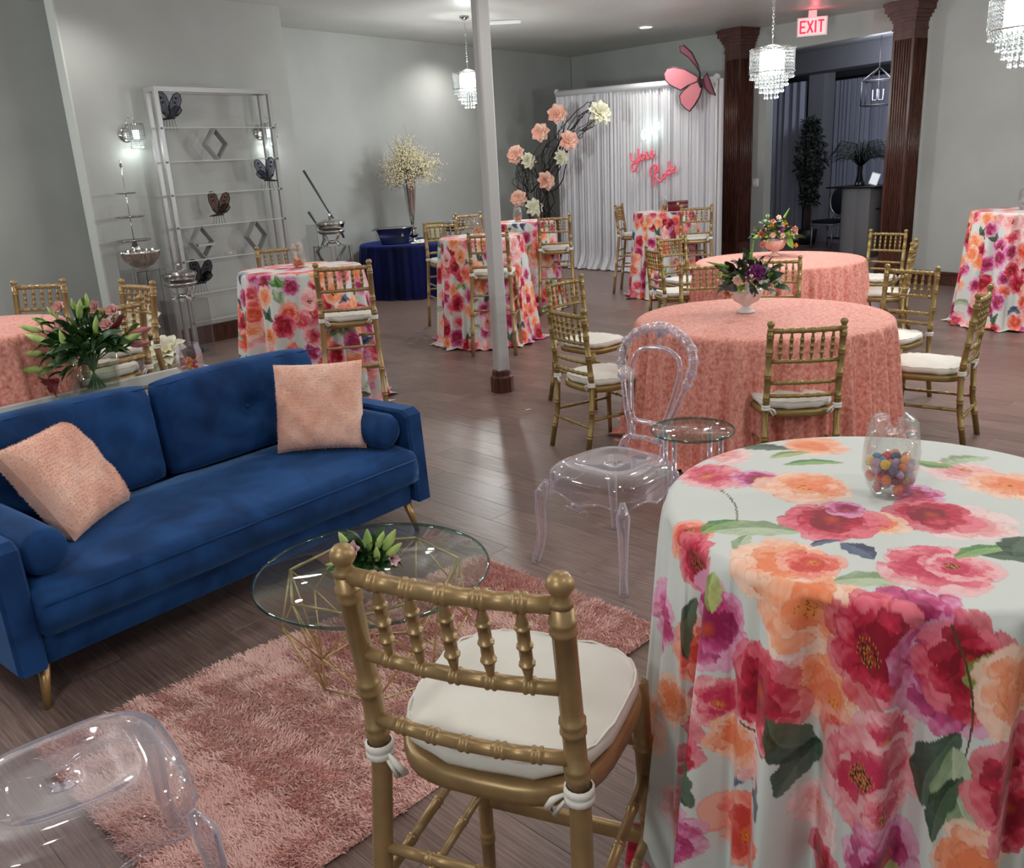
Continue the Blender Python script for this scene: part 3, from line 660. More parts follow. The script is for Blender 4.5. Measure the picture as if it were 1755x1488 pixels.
def make_chair(kind, label, cat, m):
    bar = kind == 'stool'
    H = 1.16 if bar else .905; sz = .745 if bar else .435; seg = 12 if bar else 10
    t = thing('bar_stool' if bar else 'ballroom_chair', label, cat)
    KW = .180; r = .0165 if bar else .015
    topz = H-.035
    for sx in (-1, 1):
        mb = MB(); fx, fy = (.207, -.285) if bar else (.195, -.26)
        pts = [(sx*fx, fy, 0), (sx*(fx-.012), fy+.045, sz*.55), (sx*.182, -.205, sz), (sx*.180, -.215, sz+.12), (sx*KW, -.25, topz)]
        z_ = [.2, .36, .72, .80] if bar else [.16, .34, .58, .72, .86]
        turned(mb, pts, r*1.12, z_+[.965], seg, (1.0, 1.0))
        mb.lathe([(.0001, H+.012), (r*.8, H+.010), (r*1.25, H), (r*1.3, H-.008), (r*1.0, H-.018), (r*.75, H-.024), (r*1.1, H-.032), (r*1.15, H-.04)][::-1], 14, (sx*KW, -.2505, 0))
        mb.build('leg', m, t)
        mb = MB(); turned(mb, [(sx*(.205 if bar else .19), .225 if bar else .20, 0), (sx*.18, .18, sz-.02)], r*1.05, [.3, .55, .8] if bar else [.3, .62], seg, (.85, 1.15)); mb.build('leg', m, t)
    def pz(z):   # point on the rear post at height z: (x, y)
        f = (z-sz-.12)/(topz-sz-.12) if z > sz+.12 else 0
        return KW, -.215-.035*f
    n = 5 if bar else 6
    zt, zb = topz-.005, topz-(.155 if bar else .165)
    def rail(name, z, rr, nr, bow=.018, off=0):
        x, y = pz(z); mb = MB(); turned(mb, bowed((-x, y, z), (x, y, z), bow), rr, [(i+1)/(nr+1) for i in range(nr)], 10, None, 1.2); return mb.build(name, m, t)
    rail('top_rail', zt, r*.88, n); rail('back_rail', zb, r*.74, n)
    if bar: rail('back_rail', zb-.135, r*.74, n)
    else: rail('back_rail', zb-.115, r*.7, n); rail('back_rail', zb-.185, r*.7, n)
    for i in range(n):
        f = (i+1)/(n+1); x = -KW+2*KW*f; bo = .018*math.sin(PI*f)
        a = (x, pz(zt)[1]-bo, zt-.008); b = (x, pz(zb)[1]-bo, zb+.006)
        mb = MB(); pts = [Vector(a).lerp(Vector(b), q/8) for q in range(9)]
        rad = r*.62; P = []; Rr = []
        for q, k in ((0, .5), (.06, .55), (.20, .98), (.235, 1.0), (.24, 1.28), (.265, 1.28), (.27, 1.0), (.485, 1.0), (.49, 1.28), (.515, 1.28), (.52, 1.0), (.725, 1.0), (.73, 1.28), (.755, 1.28), (.76, .98), (.80, .92), (.95, .55), (1, .5)):
            P.append(Vector(a).lerp(Vector(b), q)); Rr.append(rad*k)
        mb.tube(P, Rr, 10); mb.build('spindle', m, t)
    ol = outline(.190, .215, .205, .215)
    mb = MB(); slab_rounded(mb, ol, [(sz-.040, .012), (sz-.036, .0), (sz-.012, -.003), (sz-.002, .004), (sz, .012)]); mb.build('seat_frame', m, t)
    ol2 = outline(.186, .208, .192, .208)
    rs = np.random.RandomState(5)
    wr = lambda i: .004*math.sin(i*2.1)+.003*math.sin(i*5.3)
    mb = MB(); slab_rounded(mb, ol2, [(sz+.001, .02), (sz+.006, .004), (sz+.018, -.004), (sz+.032, -.003), (sz+.041, .004), (sz+.0405, .010), (sz+.044, .02)], .012, wr); cu = mb.build('cushion', m_white, t)
    mb = MB(); mb.tube([(x, y, sz+.040+.003*math.sin(i*2.1)) for i, (x, y) in enumerate(outline(.184, .206, .190, .206, 60))], .0024, 6, closed=True); mb.build('piping', m_tie, cu)
    for sx in (-1, 1):
        mb = MB(); rr = r*1.3
        mb.lathe([(rr, -.014), (rr+.004, -.012), (rr+.0035, -.002), (rr+.001, 0), (rr+.004, .003), (rr+.0035, .013), (rr, .015)], 14, (sx*.182, -.207, sz+.022), cap=False); mb.build('tie', m_tie, cu)
        mb = MB(); x0 = sx*(.182-rr); 
        mb.tube([(x0, -.215, sz+.02), (x0-sx*.018, -.225, sz+.012), (x0-sx*.030, -.215, sz-.012), (x0-sx*.018, -.218, sz-.020), (x0, -.22, sz+.01)], [.003, .006, .007, .006, .003], 6); mb.build('bow', m_tie, cu)
    # stretchers
    def st(p, q, nr, rr=.62, flat=False):
        mb = MB()
        if flat: 
            a, b = Vector(p), Vector(q); mb.box((a+b)/2, ((b-a).length, .020, .034), bev=.004)
        else: turned(mb, [p, q], r*rr, [(i+1)/(nr+1) for i in range(nr)], 8)
        mb.build('footrest' if flat else 'stretcher', m, t)
    bx = lambda z: (.207-.025*z/sz if bar else .195-.013*z/sz); by = lambda z: (-.285+.08*z/sz if bar else -.26+.055*z/sz)
    fx = lambda z: (.205-.025*z/sz if bar else .19-.01*z/sz); fy = lambda z: (.225-.045*z/sz if bar else .20-.02*z/sz)
    if bar:
        for z in (.57, .43): st((-bx(z), by(z), z), (bx(z), by(z), z), 3)
        for sx in (-1, 1):
            for z in (.50, .36): st((sx*bx(z), by(z), z), (sx*fx(z), fy(z), z), 3)
        z = .58; st((-fx(z), fy(z), z), (fx(z), fy(z), z), 3); z = .33; st((-fx(z), fy(z), z), (fx(z), fy(z), z), 0, flat=True)
    else:
        z = .20; st((-bx(z), by(z), z), (bx(z), by(z), z), 3)
        for sx in (-1, 1):
            for z in (.24,): st((sx*bx(z), by(z), z), (sx*fx(z), fy(z), z), 3)
        z = .28; st((-fx(z), fy(z), z), (fx(z), fy(z), z), 3)
    return t
chair0 = stool0 = None
def put(kind, kx, ky, yaw, label, group, knob=True):
    """kx, ky: middle of the two back finials on the floor plan"""
    global chair0, stool0
    a = math.radians(yaw); f = Vector((-math.sin(a), math.cos(a))); p = Vector((kx, ky))+f*.25
    src = stool0 if kind == 'stool' else chair0
    if src is None:
        t = make_chair(kind, label, 'stool' if kind == 'stool' else 'chair', m_goldb if kind == 'stool' else m_gold)
        if kind == 'stool': stool0 = t
        else: chair0 = t
        t.location = (p.x, p.y, 0); t.rotation_euler = (0, 0, a); t['group'] = group; return t
    return copy_tree(src, (p.x, p.y, 0), a, label, group)
G1, G2, G3 = 'gold chairs round the nearer coral table', 'gold chairs round the farther coral table', 'gold bar stools at the high tables'
put('stool', -.11, 1.18, -23, 'large foreground gold bar stool with ivory seat pad, nearest the camera', G3)
put('stool', -1.09, 6.02, 8, 'gold bar stool at the floral table directly behind the blue sofa, seen from behind', G3)
put('stool', -2.0, 7.95, 204, 'gold bar stool on the far side of the floral table behind the blue sofa', G3)
put('stool', -.12, 8.22, -8, 'gold bar stool standing right behind the white support post', G3)
put('stool', -.68, 10.10, 200, 'gold bar stool between the navy table and the floral table behind the post', G3)
put('stool', -.42, 12.0, 205, 'farthest gold bar stool, back against the grey wall right of the navy table', G3)
put('stool', .63, 10.35, -6, 'gold bar stool before the left edge of the white curtain, right of the post', G3)
put('stool', 1.60, 12.0, -112, 'gold bar stool seen from the side in front of the white curtain', G3)
put('stool', 2.36, 10.70, -3, 'gold bar stool in front of the dark red box at the curtain table', G3)
put('stool', 5.02, 7.72, -12, 'gold bar stool cut by the right edge at the right-hand floral table', G3)
put('stool', -3.13, 5.95, 172, 'gold bar stool behind the coral table at the left edge', G3)
put('stool', -2.31, 5.56, 142, 'gold bar stool right of the lilies, behind the sofa console', G3)
put('stool', -2.07, 4.60, 55, 'gold bar stool mostly hidden by the lily vase, pad towards the coral cloth', G3)
put('chair', 1.50, 4.27, -3, 'gold chair on the near side of the nearer coral table, seen from behind', G1)
put('chair', .36, 5.14, -60, 'gold chair behind the clear baroque chair at the nearer coral table', G1)
put('chair', .46, 6.55, 222, 'leftmost gold chair of the nearer coral table, farther back', G1)
put('chair', 1.60, 6.98, 176, 'gold chair on the far side of the nearer coral table, left of the purple bouquet', G1)
put('chair', 2.22, 7.10, 165, 'gold chair on the far side of the nearer coral table, right of the purple bouquet', G1)
put('chair', 2.85, 6.08, 128, 'gold chair at the right far side of the nearer coral table', G1)
put('chair', 2.72, 4.90, 52, 'gold chair at the right of the nearer coral table, angled, in full view', G1)
put('chair', 1.46, 8.50, -78, 'gold chair at the left end of the farther coral table, nearer one', G2)
put('chair', 1.85, 9.60, 205, 'gold chair at the left of the farther coral table, farther one', G2)
put('chair', 3.90, 8.90, 132, 'gold chair at the right far side of the farther coral table', G2)
put('chair', 3.62, 7.72, 60, 'gold chair at the right of the farther coral table seen edge on', G2)

# ---------------------------------------------------------------- clear baroque chairs
def make_ghost(label):
    t = thing('clear_chair', label, 'chair'); sz = .46
    # seat shell: saddle-shaped with rolled edge
    ol = outline(.215, .25, .22, .25, 48, 3.4); n = len(ol); vs = []; fs = []
    def zed(f, x, y): return sz-.035*max(0, (f-.72)/.28)**2.2-(.010 if f < .58 else 0)+.010*math.sin(min(f/.8, 1)*PI/2)
    fr = [.02, .2, .4, .55, .62, .68, .8, .9, .97, 1.0]
    for f in fr:
        for x, y in ol: vs.append((x*f, y*f, zed(f, x, y)))
    for (dx, dz) in ((1.012, -.055), (1.0, -.075)):
        for i, (x, y) in enumerate(ol): vs.append((x*dx, y*dx, sz+dz-.0))
    m_ = len(fr)+2
    for i in range(m_-1):
        for k in range(n): fs.append((i*n+k, i*n+(k+1) % n, (i+1)*n+(k+1) % n, (i+1)*n+k))
    fs.append(tuple(range(n)))
    MB().add(vs, fs).build('seat', m_acryl, t)
    # scalloped apron with a bead line and a shell ornament
    mb = MB(); N = 96; ola = outline(.217, .252, .222, .252, N, 3.4); vs = []; fs = []
    low = []
    for i, (x, y) in enumerate(ola):
        q = math.atan2(y, x); c = (q % (PI/2))/(PI/2); dip = .045*math.sin(c*2*PI-PI/2)*.5+.012*math.cos(c*6*PI); corner = math.exp(-((c-.5)/.13)**2)
        z1 = sz-.100-.015*math.cos(4*q)-.02*math.exp(-(min(c, 1-c)/.10)**2)-.04*corner
        vs += [(x, y, sz-.07), (x*1.004, y*1.004, (sz-.07+z1)/2), (x, y, z1)]; low.append(Vector((x, y, z1)))
    for i in range(N):
        j = (i+1) % N
        for k in (0, 1): fs.append((i*3+k, i*3+k+1, j*3+k+1, j*3+k))
    mb.add(vs, fs); mb.tube(low, .0055, 6, closed=True); mb.build('apron', m_acryl, t)
    mb = MB()
    for i, (x, y) in enumerate(outline(.222, .257, .227, .257, 110, 3.4)): mb.ball((x, y, sz-.078), .0035, 5, 3)
    stuff(mb.build('bead_trim', m_acryl, t))
    mb = MB()
    for k in range(-3, 4):
        a = k*.33; mb.tube([(0, .262, sz-.150), (math.sin(a)*.022, .267, sz-.150+math.cos(a)*.022), (math.sin(a)*.038, .262, sz-.150+math.cos(a)*.036)], [.003, .007, .004], 6)
    for sx in (-1, 1): mb.tube([(sx*.02, .262, sz-.15), (sx*.05, .264, sz-.137), (sx*.075, .262, sz-.148), (sx*.062, .264, sz-.158)], .004, 6)
    mb.build('shell_ornament', m_acryl, t)
    for sx in (-1, 1):
        mb = MB()
        pts = [(sx*.215, .215, sz-.07), (sx*.232, .235, sz-.13), (sx*.236, .24, .26), (sx*.232, .238, .14), (sx*.240, .25, .06), (sx*.252, .265, .02), (sx*.254, .268, 0)]
        mb.tube(pts, [.010, .030, .024, .019, .016, .019, .020], 12); mb.tube([Vector(p)+Vector((sx*.014, .014, 0)) for p in pts[1:6]], [.004, .008, .007, .006, .005], 6); mb.build('leg', m_acryl2, t)
        mb = MB(); mb.tube([(sx*.185, -.19, sz-.06), (sx*.195, -.205, .3), (sx*.20, -.22, .14), (sx*.21, -.245, .02), (sx*.21, -.248, 0)], [.010, .024, .018, .019, .02], 10); mb.build('leg', m_acryl2, t)
    # back: outer ornate frame and inner frame
    def bp(x, z): return Vector((x, -.20-.14*(z-sz)/.55, z))
    def ring(prof, k=1): return prof
    half = [(.075, .50), (.095, .56), (.125, .62), (.150, .69), (.180, .78), (.195, .85), (.180, .915), (.140, .955), (.085, .985), (.035, 1.00), (0, 1.005)]
    full = [(-x, z) for x, z in half]+[(x, z) for x, z in half[::-1][1:]]
    def smooth(P, n):
        out = []
        for i in range(len(P)-1):
            p0 = P[max(i-1, 0)]; p1 = P[i]; p2 = P[i+1]; p3 = P[min(i+2, len(P)-1)]
            for k in range(n):
                u = k/n; out.append(tuple(.5*((2*p1[j])+(-p0[j]+p2[j])*u+(2*p0[j]-5*p1[j]+4*p2[j]-p3[j])*u*u+(-p0[j]+3*p1[j]-3*p2[j]+p3[j])*u**3) for j in (0, 1)))
        return out+[P[-1]]
    sm = smooth(full, 8); nn = len(sm); mb = MB()
    rad = []
    for i, (x, z) in enumerate(sm): rad.append(.013+(.006*abs(math.sin(i*.55))+.004 if z > .76 else 0))
    mb.tube([bp(x, z) for x, z in sm], rad, 10)
    for sx in (-1, 1): mb.tube([(sx*.12, -.19, sz-.02), bp(sx*.105, .50), bp(sx*.075, .515), bp(sx*.078, .56)], [.024, .018, .014, .012], 10)
    mb.tube([bp(-.075, .51), bp(0, .515), bp(.075, .51)], .012, 8)
    mb.build('back_frame', m_acryl2, t)
    hin = [(.0, .585), (.06, .585), (.088, .60), (.105, .65), (.125, .75), (.133, .82), (.115, .875), (.06, .905), (0, .912)]
    fi = smooth(hin+[(-x, z) for x, z in hin[::-1][1:]], 6); mb = MB(); mb.tube([bp(x, z) for x, z in fi[:-1]], .011, 8, closed=True); mb.build('inner_frame', m_acryl2, t)
    mb = MB()
    for x, z in smooth([(x*1.1, z) for x, z in fi[::3]], 3): mb.ball(bp(x, z)+Vector((0, .010, 0)), .0032, 5, 3)
    stuff(mb.build('bead_trim', m_acryl, t))
    # web between frames
    # crest shell and scrolls
    mb = MB()
    for k in range(-4, 5):
        a = k*.30; mb.tube([bp(0, .955), bp(math.sin(a)*.032, .965+math.cos(a)*.030), bp(math.sin(a)*.052, .975+math.cos(a)*.045)], [.004, .008, .005], 6)
    mb.tube([bp(0, .95), bp(.004, .925), bp(0, .905)], [.008, .006, .003], 6)
    mb.build('crest', m_acryl2, t)
    for sx in (-1, 1):
        for cx, cz, r0 in ((.075, .975, .022), (.125, .955, .020), (.165, .915, .022), (.190, .865, .018), (.188, .81, .016), (.172, .755, .013)):
            pts = []
            for k in range(12):
                a = k*.62; rr = r0*(1-k/14); pts.append(bp(sx*(cx*1.05+rr*1.15*math.cos(a)), cz+.008+rr*1.15*math.sin(a))+Vector((0, .006, 0)))
            MB().tube(pts, [.0085-.0005*k for k in range(12)], 7).build('scroll', m_acryl2, t)
    return t
g0 = make_ghost('clear acrylic baroque chair with ornate open back standing between rug and coral table')
g0.location = (.445, 3.60, 0); g0.rotation_euler = (0, 0, math.radians(133))
g1 = copy_tree(g0, (-1.06, 1.66, 0), math.radians(-54), 'clear acrylic chair cut by the lower left corner, beside the pink rug', 'clear acrylic baroque chairs')
g0['group'] = 'clear acrylic baroque chairs'

# clear side table
t = thing('side_table', 'small round clear side table with acrylic rod legs beside the clear chair', 'side table', (.753, 3.457, 0))
MB().lathe([(.0001, .627), (.170, .627), (.172, .630), (.172, .634), (.170, .637), (.0001, .637)], 48).build('tabletop', m_tglass, t)
MB().lathe([(.171, .626), (.1735, .629), (.1735, .635), (.171, .638)], 48, cap=False).build('rim', m_edge, t)
for i in range(4):
    a = math.radians(225+i*90); MB().tube([(.135*math.cos(a), .135*math.sin(a), 0), (.135*math.cos(a), .135*math.sin(a), .626)], .011, 10).build('leg', m_acryl2, t)
MB().lathe([(.0001, .20), (.14, .20), (.145, .204), (.14, .208), (.0001, .208)], 32).build('lower_shelf', m_sheet, t)

# ---------------------------------------------------------------- sofa
SF = Vector((-.42, 4.09)); SU = Vector((-.6448, -.7643)); SV = Vector((-.7643, .6448))
# local frame: +x = along the sofa to the left seen from the front (SU), +y = SV
ang = math.atan2(SU.y, SU.x)     # local x -> SU ; local y must be SV => mirrored, so use x' = -SU
so = thing('sofa', 'royal blue velvet two-seat sofa with buttoned back cushions and tapered gold legs', 'sofa', (SF.x, SF.y, 0), math.atan2(-SU.y, -SU.x))
def X(u): return -u           # local x of distance u from the right-hand end
Lh = 1.98
def pillow_mesh(mb, w, h, d, n=22, puff=1.0, e=.35, wr=.0, seed=0, mat=None, corner=.04):
    rs_ = np.random.RandomState(seed); ph_ = rs_.uniform(0, 6, 8); base = len(mb.v); vs = []; fs = []
    for sd in (1, -1):
        for i in range(n+1):
            for j in range(n+1):
                a = i/n*2-1; b = j/n*2-1
                th = (max(0, (1-a**4))*max(0, (1-b**4)))**e
                pin = 1-corner*(abs(a)**3*0+abs(b)**2*(1-abs(a)**2)+0) ; pin2 = 1-corner*(abs(a)**2*(1-abs(b)**2))
                x = a*w/2*(pin if False else 1-corner*(1-b*b)*abs(a)**6); y = b*h/2*(1-corner*(1-a*a)*abs(b)**6)
                z = sd*d/2*th*puff+wr*(math.sin(7*a+ph_[0]+3*b)*math.sin(5*b+ph_[1])+.6*math.sin(13*a+ph_[2])*math.sin(11*b+ph_[3]))*th
                p = Vector((x, y, z)); vs.append(mat @ p if mat is not None else p)
    N = (n+1)*(n+1)
    for q in (0, 1):
        for i in range(n):
            for j in range(n):
                a = q*N+i*(n+1)+j; f = (a, a+n+1, a+n+2, a+1); fs.append(f if q == 0 else f[::-1])
    mb.add(vs, fs); return mb
# base
MB().box((X(Lh/2), .43, .215), (Lh-.20, .80, .13), bev=.02).build('base', m_blue, so)
mb = MB()
def rbox(name, c, d, bev, par, m=m_blue, rot=None): return MB().box(c, d, rot, bev).build(name, m, par)
for u, sx in ((.05, 1), (Lh-.05, -1)):
    mb = MB(); w = .05
    # side profile in (y, z): slanting front edge
    prof = [(0, .16), (.02, .60), (.06, .625), (.78, .625), (.82, .60), (.84, .16)]
    P_ = []; 
    for q, ins in ((-w, .012), (-w+.012, 0), (w-.012, 0), (w, .012)):
        cy = .42; cz = .39
        for y, z in prof: P_.append((X(u)+q, cy+(y-cy)*(1-ins/.4), cz+(z-cz)*(1-ins/.25)))
    F_ = []
    for a in range(3):
        for b in range(6): F_.append((a*6+b, a*6+(b+1) % 6, (a+1)*6+(b+1) % 6, (a+1)*6+b))
    F_ += [tuple(range(6))[::-1], tuple(range(18, 24))]
    o = mb.add(P_, F_).build('armrest', m_blue, so, False)
# seat cushion: long, soft front edge
def soft_block(mb, L, D, H_, nx=40, r=.05, crown=.02, wr=.004, seed=1):
    """long cushion: cross-section in (y, z), swept along x"""
    rs_ = np.random.RandomState(seed); pr = []
    for a in range(0, 91, 15): q = math.radians(a); pr.append((-D/2+r-r*math.cos(q) if False else -D/2+r*(1-math.cos(q)) if False else -D/2+r*(1-math.sin(math.radians(90-a))), H_/2-r+r*math.sin(math.radians(a))))
    pr2 = [(-D/2, -H_/2+.01), (-D/2-.006, 0)]+pr+[(-D/4, H_/2+crown*.8), (0, H_/2+crown), (D/4, H_/2+crown*.8), (D/2-.02, H_/2), (D/2, H_/2-.03), (D/2, -H_/2)]
    n = len(pr2); vs = []; fs = []
    for i in range(nx+1):
        x = -L/2+L*i/nx; e = min(1, min(x+L/2, L/2-x)/.05); sc = .90+.10*math.sin(e*PI/2)
        for k, (y, z) in enumerate(pr2):
            w_ = wr*math.sin(i*.55+k*.8)*math.sin(i*.21+1)
            vs.append((x, y*(.985+.015*sc), z*sc+w_+ (0 if z < 0 else 0)))
    for i in range(nx):
        for k in range(n-1): fs.append((i*n+k, i*n+k+1, (i+1)*n+k+1, (i+1)*n+k))
        fs.append((i*n+n-1, i*n, (i+1)*n, (i+1)*n+n-1))
    fs.append(tuple(range(n))[::-1]); fs.append(tuple(nx*n+k for k in range(n)))
    mb.add(vs, fs)
mb = MB(); soft_block(mb, Lh-.20, .74, .17, wr=.003); o = mb.build('seat_cushion', m_blue, so); o.location = (X(Lh/2), .345, .355)
mb = MB(); mb.tube([(X(.11), -.028, .395), (X(Lh/2), -.030, .398), (X(Lh-.11), -.028, .395)], .004, 6); mb.build('seam', m_blue, o); bpy.data.objects[o.children[0].name].location = (-X(Lh/2), -.345, -.355)
# back panel and cushions
MB().box((X(Lh/2), .855, .50), (Lh-.18, .08, .58), bev=.03).build('back_panel', m_blue, so)
for k, (u0, u1) in enumerate(((.10, .99), (.99, 1.88))):
    w = u1-u0-.004; n = 26; vs = []; fs = []; Hc = .445; Dc = .20
    for sd in (0, 1):
        for i in range(n+1):
            for j in range(n+1):
                a = i/n*2-1; b = j/n*2-1
                th = ((1-abs(a)**9)*(1-abs(b)**9))**.45
                bt = math.exp(-((a)**2+((b-.02)*.55)**2)/.012)*.055
                z = Dc/2*th*(1.0)-(bt if sd == 0 else 0)
                z += (.006*math.sin(a*9+b*4+k)*math.sin(b*5+1)+.004*math.sin(a*21)*max(0, b)**2*1.6)*th*(1-sd)
                rx = 1-.03*abs(b)**8; rz = 1-.05*abs(a)**8
                vs.append((a*w/2*rx, (-z if sd == 0 else z), b*Hc/2*rz+.012*math.cos(a*PI/2)*(b > .6)))
    N = (n+1)**2
    for q in (0, 1):
        for i in range(n):
            for j in range(n):
                a = q*N+i*(n+1)+j; f = (a, a+n+1, a+n+2, a+1); fs.append(f if q == 0 else f[::-1])
    bc = MB().add(vs, fs).build('back_cushion', m_blue, so); bc.location = (X((u0+u1)/2), .715, .445+.222); bc.rotation_euler = (-.15, 0, 0)
    MB().ball((0, -.052, .005), .013, 10, 6).build('button', m_blue, bc)
    mb = MB(); mb.tube([(a/10*w/2*.985, -.075, Hc/2-.022+.010*math.cos(a/10*PI/2)) for a in range(-10, 11)], .0035, 6); mb.build('piping', m_blue, bc)
m_gleg = mat('gold_leg', (.45, .28, .12, 1), .35, .6)
for u, v in ((.12, .06), (Lh-.10, .06), (.12, .76), (Lh-.10, .76)):
    MB().tube([(X(u), v, .16), (X(u)+(.03 if u < 1 else -.03), v+(-.03 if v < .4 else .03), 0)], [.022, .011], 12).build('leg', m_gleg, so)
def sof(u, v, z): p = SF+SU*u+SV*v; return (p.x, p.y, z)
rzs = math.atan2(-SU.y, -SU.x)
for u, lb in ((.185, 'blue velvet bolster along the right armrest of the sofa'), (Lh-.19, 'blue velvet bolster along the left armrest of the sofa')):
    mb = MB(); pr = [(.0001, -.25), (.05, -.250), (.078, -.238), (.085, -.22), (.086, 0), (.085, .22), (.078, .238), (.05, .25), (.0001, .25)]
    mb.lathe(pr, 28, mat=Matrix.Rotation(PI/2, 3, 'X'))
    o = mb.build('bolster', m_blue, None); o.location = sof(u, .31, .540); o.rotation_euler = (0, 0, rzs); tag(o, lb, 'cushion', 'blue velvet bolsters')
def fur_pillow(loc, rot, label, seed):
    mb = MB(); pillow_mesh(mb, .43, .43, .18, 30, 1, .42, .006, seed, None, .05)
    o = mb.build('fur_pillow', m_fur, None); o.location = loc; o.rotation_euler = rot; tag(o, label, 'pillow', 'blush faux fur pillows')
    # short pile
    mb = MB(); rs_ = np.random.RandomState(seed+9); nv = len(mb.v); me = o.data; vv = [v.co.copy() for v in me.vertices]; nn = [v.normal.copy() for v in me.vertices]
    P_ = []; F_ = []
    polys = list(me.polygons)
    for i in range(15000):
        p = polys[rs_.randint(len(polys))]; w_ = rs_.dirichlet((1, 1, 1, 1)); c = Vector((0, 0, 0))
        for q, vi in zip(w_, p.vertices): c += vv[vi]*q
        nrm = p.normal; d = (nrm*.6+Vector(rs_.uniform(-.5, .5, 3))+Vector((0, -.35, 0))).normalized()*rs_.uniform(.004, .009); s_ = nrm.cross(d).normalized()*.0014
        b = len(P_); P_ += [c-s_, c+s_, c+d]; F_.append((b, b+1, b+2))
    stuff(MB().add(P_, F_).build('pile', m_fur, o, False))
    return o
def basis(xa, za_hint):   # x axis, z(normal) hint
    x = Vector(xa).normalized(); z = Vector(za_hint); z = (z-z.dot(x)*x).normalized(); y = z.cross(x); return Matrix((x, y, z)).transposed().to_euler()
U3 = Vector((SU.x, SU.y, 0)); V3_ = Vector((SV.x, SV.y, 0)); Z3 = Vector((0, 0, 1))
fur_pillow(Vector((-.92, 4.07, .665)), basis((1, .02, 0), (0.02, -1, .34)), 'blush faux fur pillow standing upright against the right back cushion', 3)
fur_pillow(Vector(sof(1.50, .50, .64)), basis(-(U3*.81-V3_*.58), -((U3*.81-V3_*.58).cross(-(U3*.27+V3_*.47+Z3*.83)))), 'blush faux fur pillow lying tilted at the left end of the sofa', 4)

# console behind the sofa
cn = thing('console_table', 'long pale mirrored console table standing behind the blue sofa', 'console', sof(1.25, 1.30, 0), rzs)
MB().box((0, 0, .735), (1.92, .44, .03), bev=.003).build('top', m_mirror, cn); MB().box((0, .217, .738), (1.93, .012, .036)).build('edge_strip', m_whitep, cn, False)
MB().box((.962, 0, .738), (.012, .44, .036)).build('edge_strip', m_whitep, cn, False)
MB().box((0, 0, .67), (1.86, .38, .10)).build('apron', m_mirror, cn, False)
for a in (-.9, .9):
    for b in (-.18, .18): MB().box((a, b, .31), (.05, .05, .62)).build('leg', m_mirror, cn, False)

# ---------------------------------------------------------------- rug with long pile
RC = [Vector((-.19, 3.66)), Vector((.53, 2.93)), Vector((-.78, 1.62)), Vector((-1.60, 2.42))]
def rugpt(a, b): return (RC[0]*(1-a)+RC[1]*a)*(1-b)+(RC[3]*(1-a)+RC[2]*a)*b
n = 60; vs = []; fs = []
def rz(x, y): return .006+.008*math.sin(x*9+2*math.sin(y*5))*math.sin(y*8+1)*.5
for i in range(n+1):
    for j in range(n+1): 
        p = rugpt(i/n, j/n); vs.append((p.x, p.y, rz(p.x, p.y)))
k = len(vs)
for i in range(n+1):
    for j in range(n+1): p = rugpt(i/n, j/n); vs.append((p.x, p.y, .001))
for i in range(n):
    for j in range(n): a = i*(n+1)+j; fs.append((a, a+1, a+n+2, a+n+1))
rug = MB().add(vs, fs).build('shag_rug', m_rug, None); tag(rug, 'dusty pink shag rug on the floor in front of the sofa', 'rug')
rs_ = np.random.RandomState(8); NT = 120000
ab = rs_.uniform(-.004, 1.004, (NT, 2)); a, b = ab[:, 0], ab[:, 1]
Q = [np.array(c) for c in RC]
px = ((Q[0]*(1-a[:, None])+Q[1]*a[:, None])*(1-b[:, None])+(Q[3]*(1-a[:, None])+Q[2]*a[:, None])*b[:, None])
x, y = px[:, 0], px[:, 1]
z = .006+.004*np.sin(x*9+2*np.sin(y*5))*np.sin(y*8+1)
flow = -2.1+.9*np.sin(x*7.1+1.5*np.sin(y*5.7))+.8*np.sin(y*8.3+1.2*np.sin(x*6.9))+.8*np.sin(x*29+2*np.sin(y*31))+rs_.normal(0, .7, NT)
lean = rs_.uniform(.3, .9, NT); L = rs_.uniform(.018, .034, NT); w = rs_.uniform(.0012, .0026, NT)
dx = np.cos(flow)*lean; dy = np.sin(flow)*lean; dz = np.sqrt(np.clip(1.1-lean**2, .12, 1))
nrmv = np.sqrt(dx*dx+dy*dy+dz*dz); dx, dy, dz = dx/nrmv*L, dy/nrmv*L, dz/nrmv*L
sxx, syy = -np.sin(flow)*w, np.cos(flow)*w
B0 = np.stack([x-sxx, y-syy, z], 1); B1 = np.stack([x+sxx, y+syy, z], 1)
M0 = np.stack([x+dx*.5-sxx*.9, y+dy*.5-syy*.9, z+dz*.65], 1); M1 = np.stack([x+dx*.5+sxx*.9, y+dy*.5+syy*.9, z+dz*.65], 1)
T0 = np.stack([x+dx*1.05-sxx*.2, y+dy*1.05-syy*.2, z+dz*.92], 1); T1 = np.stack([x+dx*1.05+sxx*.2, y+dy*1.05+syy*.2, z+dz*.92], 1)
Pv = np.stack([B0, B1, M1, M0, T1, T0], 1).reshape(-1, 3); i6 = np.arange(NT)[:, None]*6
Fq = np.vstack([i6+np.array([0, 1, 2, 3]), i6+np.array([3, 2, 4, 5])])
me = bpy.data.meshes.new('pile'); me.vertices.add(len(Pv)); me.vertices.foreach_set('co', Pv.astype(np.float32).ravel()); me.loops.add(len(Fq)*4); me.loops.foreach_set('vertex_index', Fq.astype(np.int32).ravel())
me.polygons.add(len(Fq)); me.polygons.foreach_set('loop_start', np.arange(0, len(Fq)*4, 4, dtype=np.int32)); me.polygons.foreach_set('loop_total', np.full(len(Fq), 4, np.int32)); me.update(calc_edges=True)
stuff(link('pile', me, m_rug, rug))

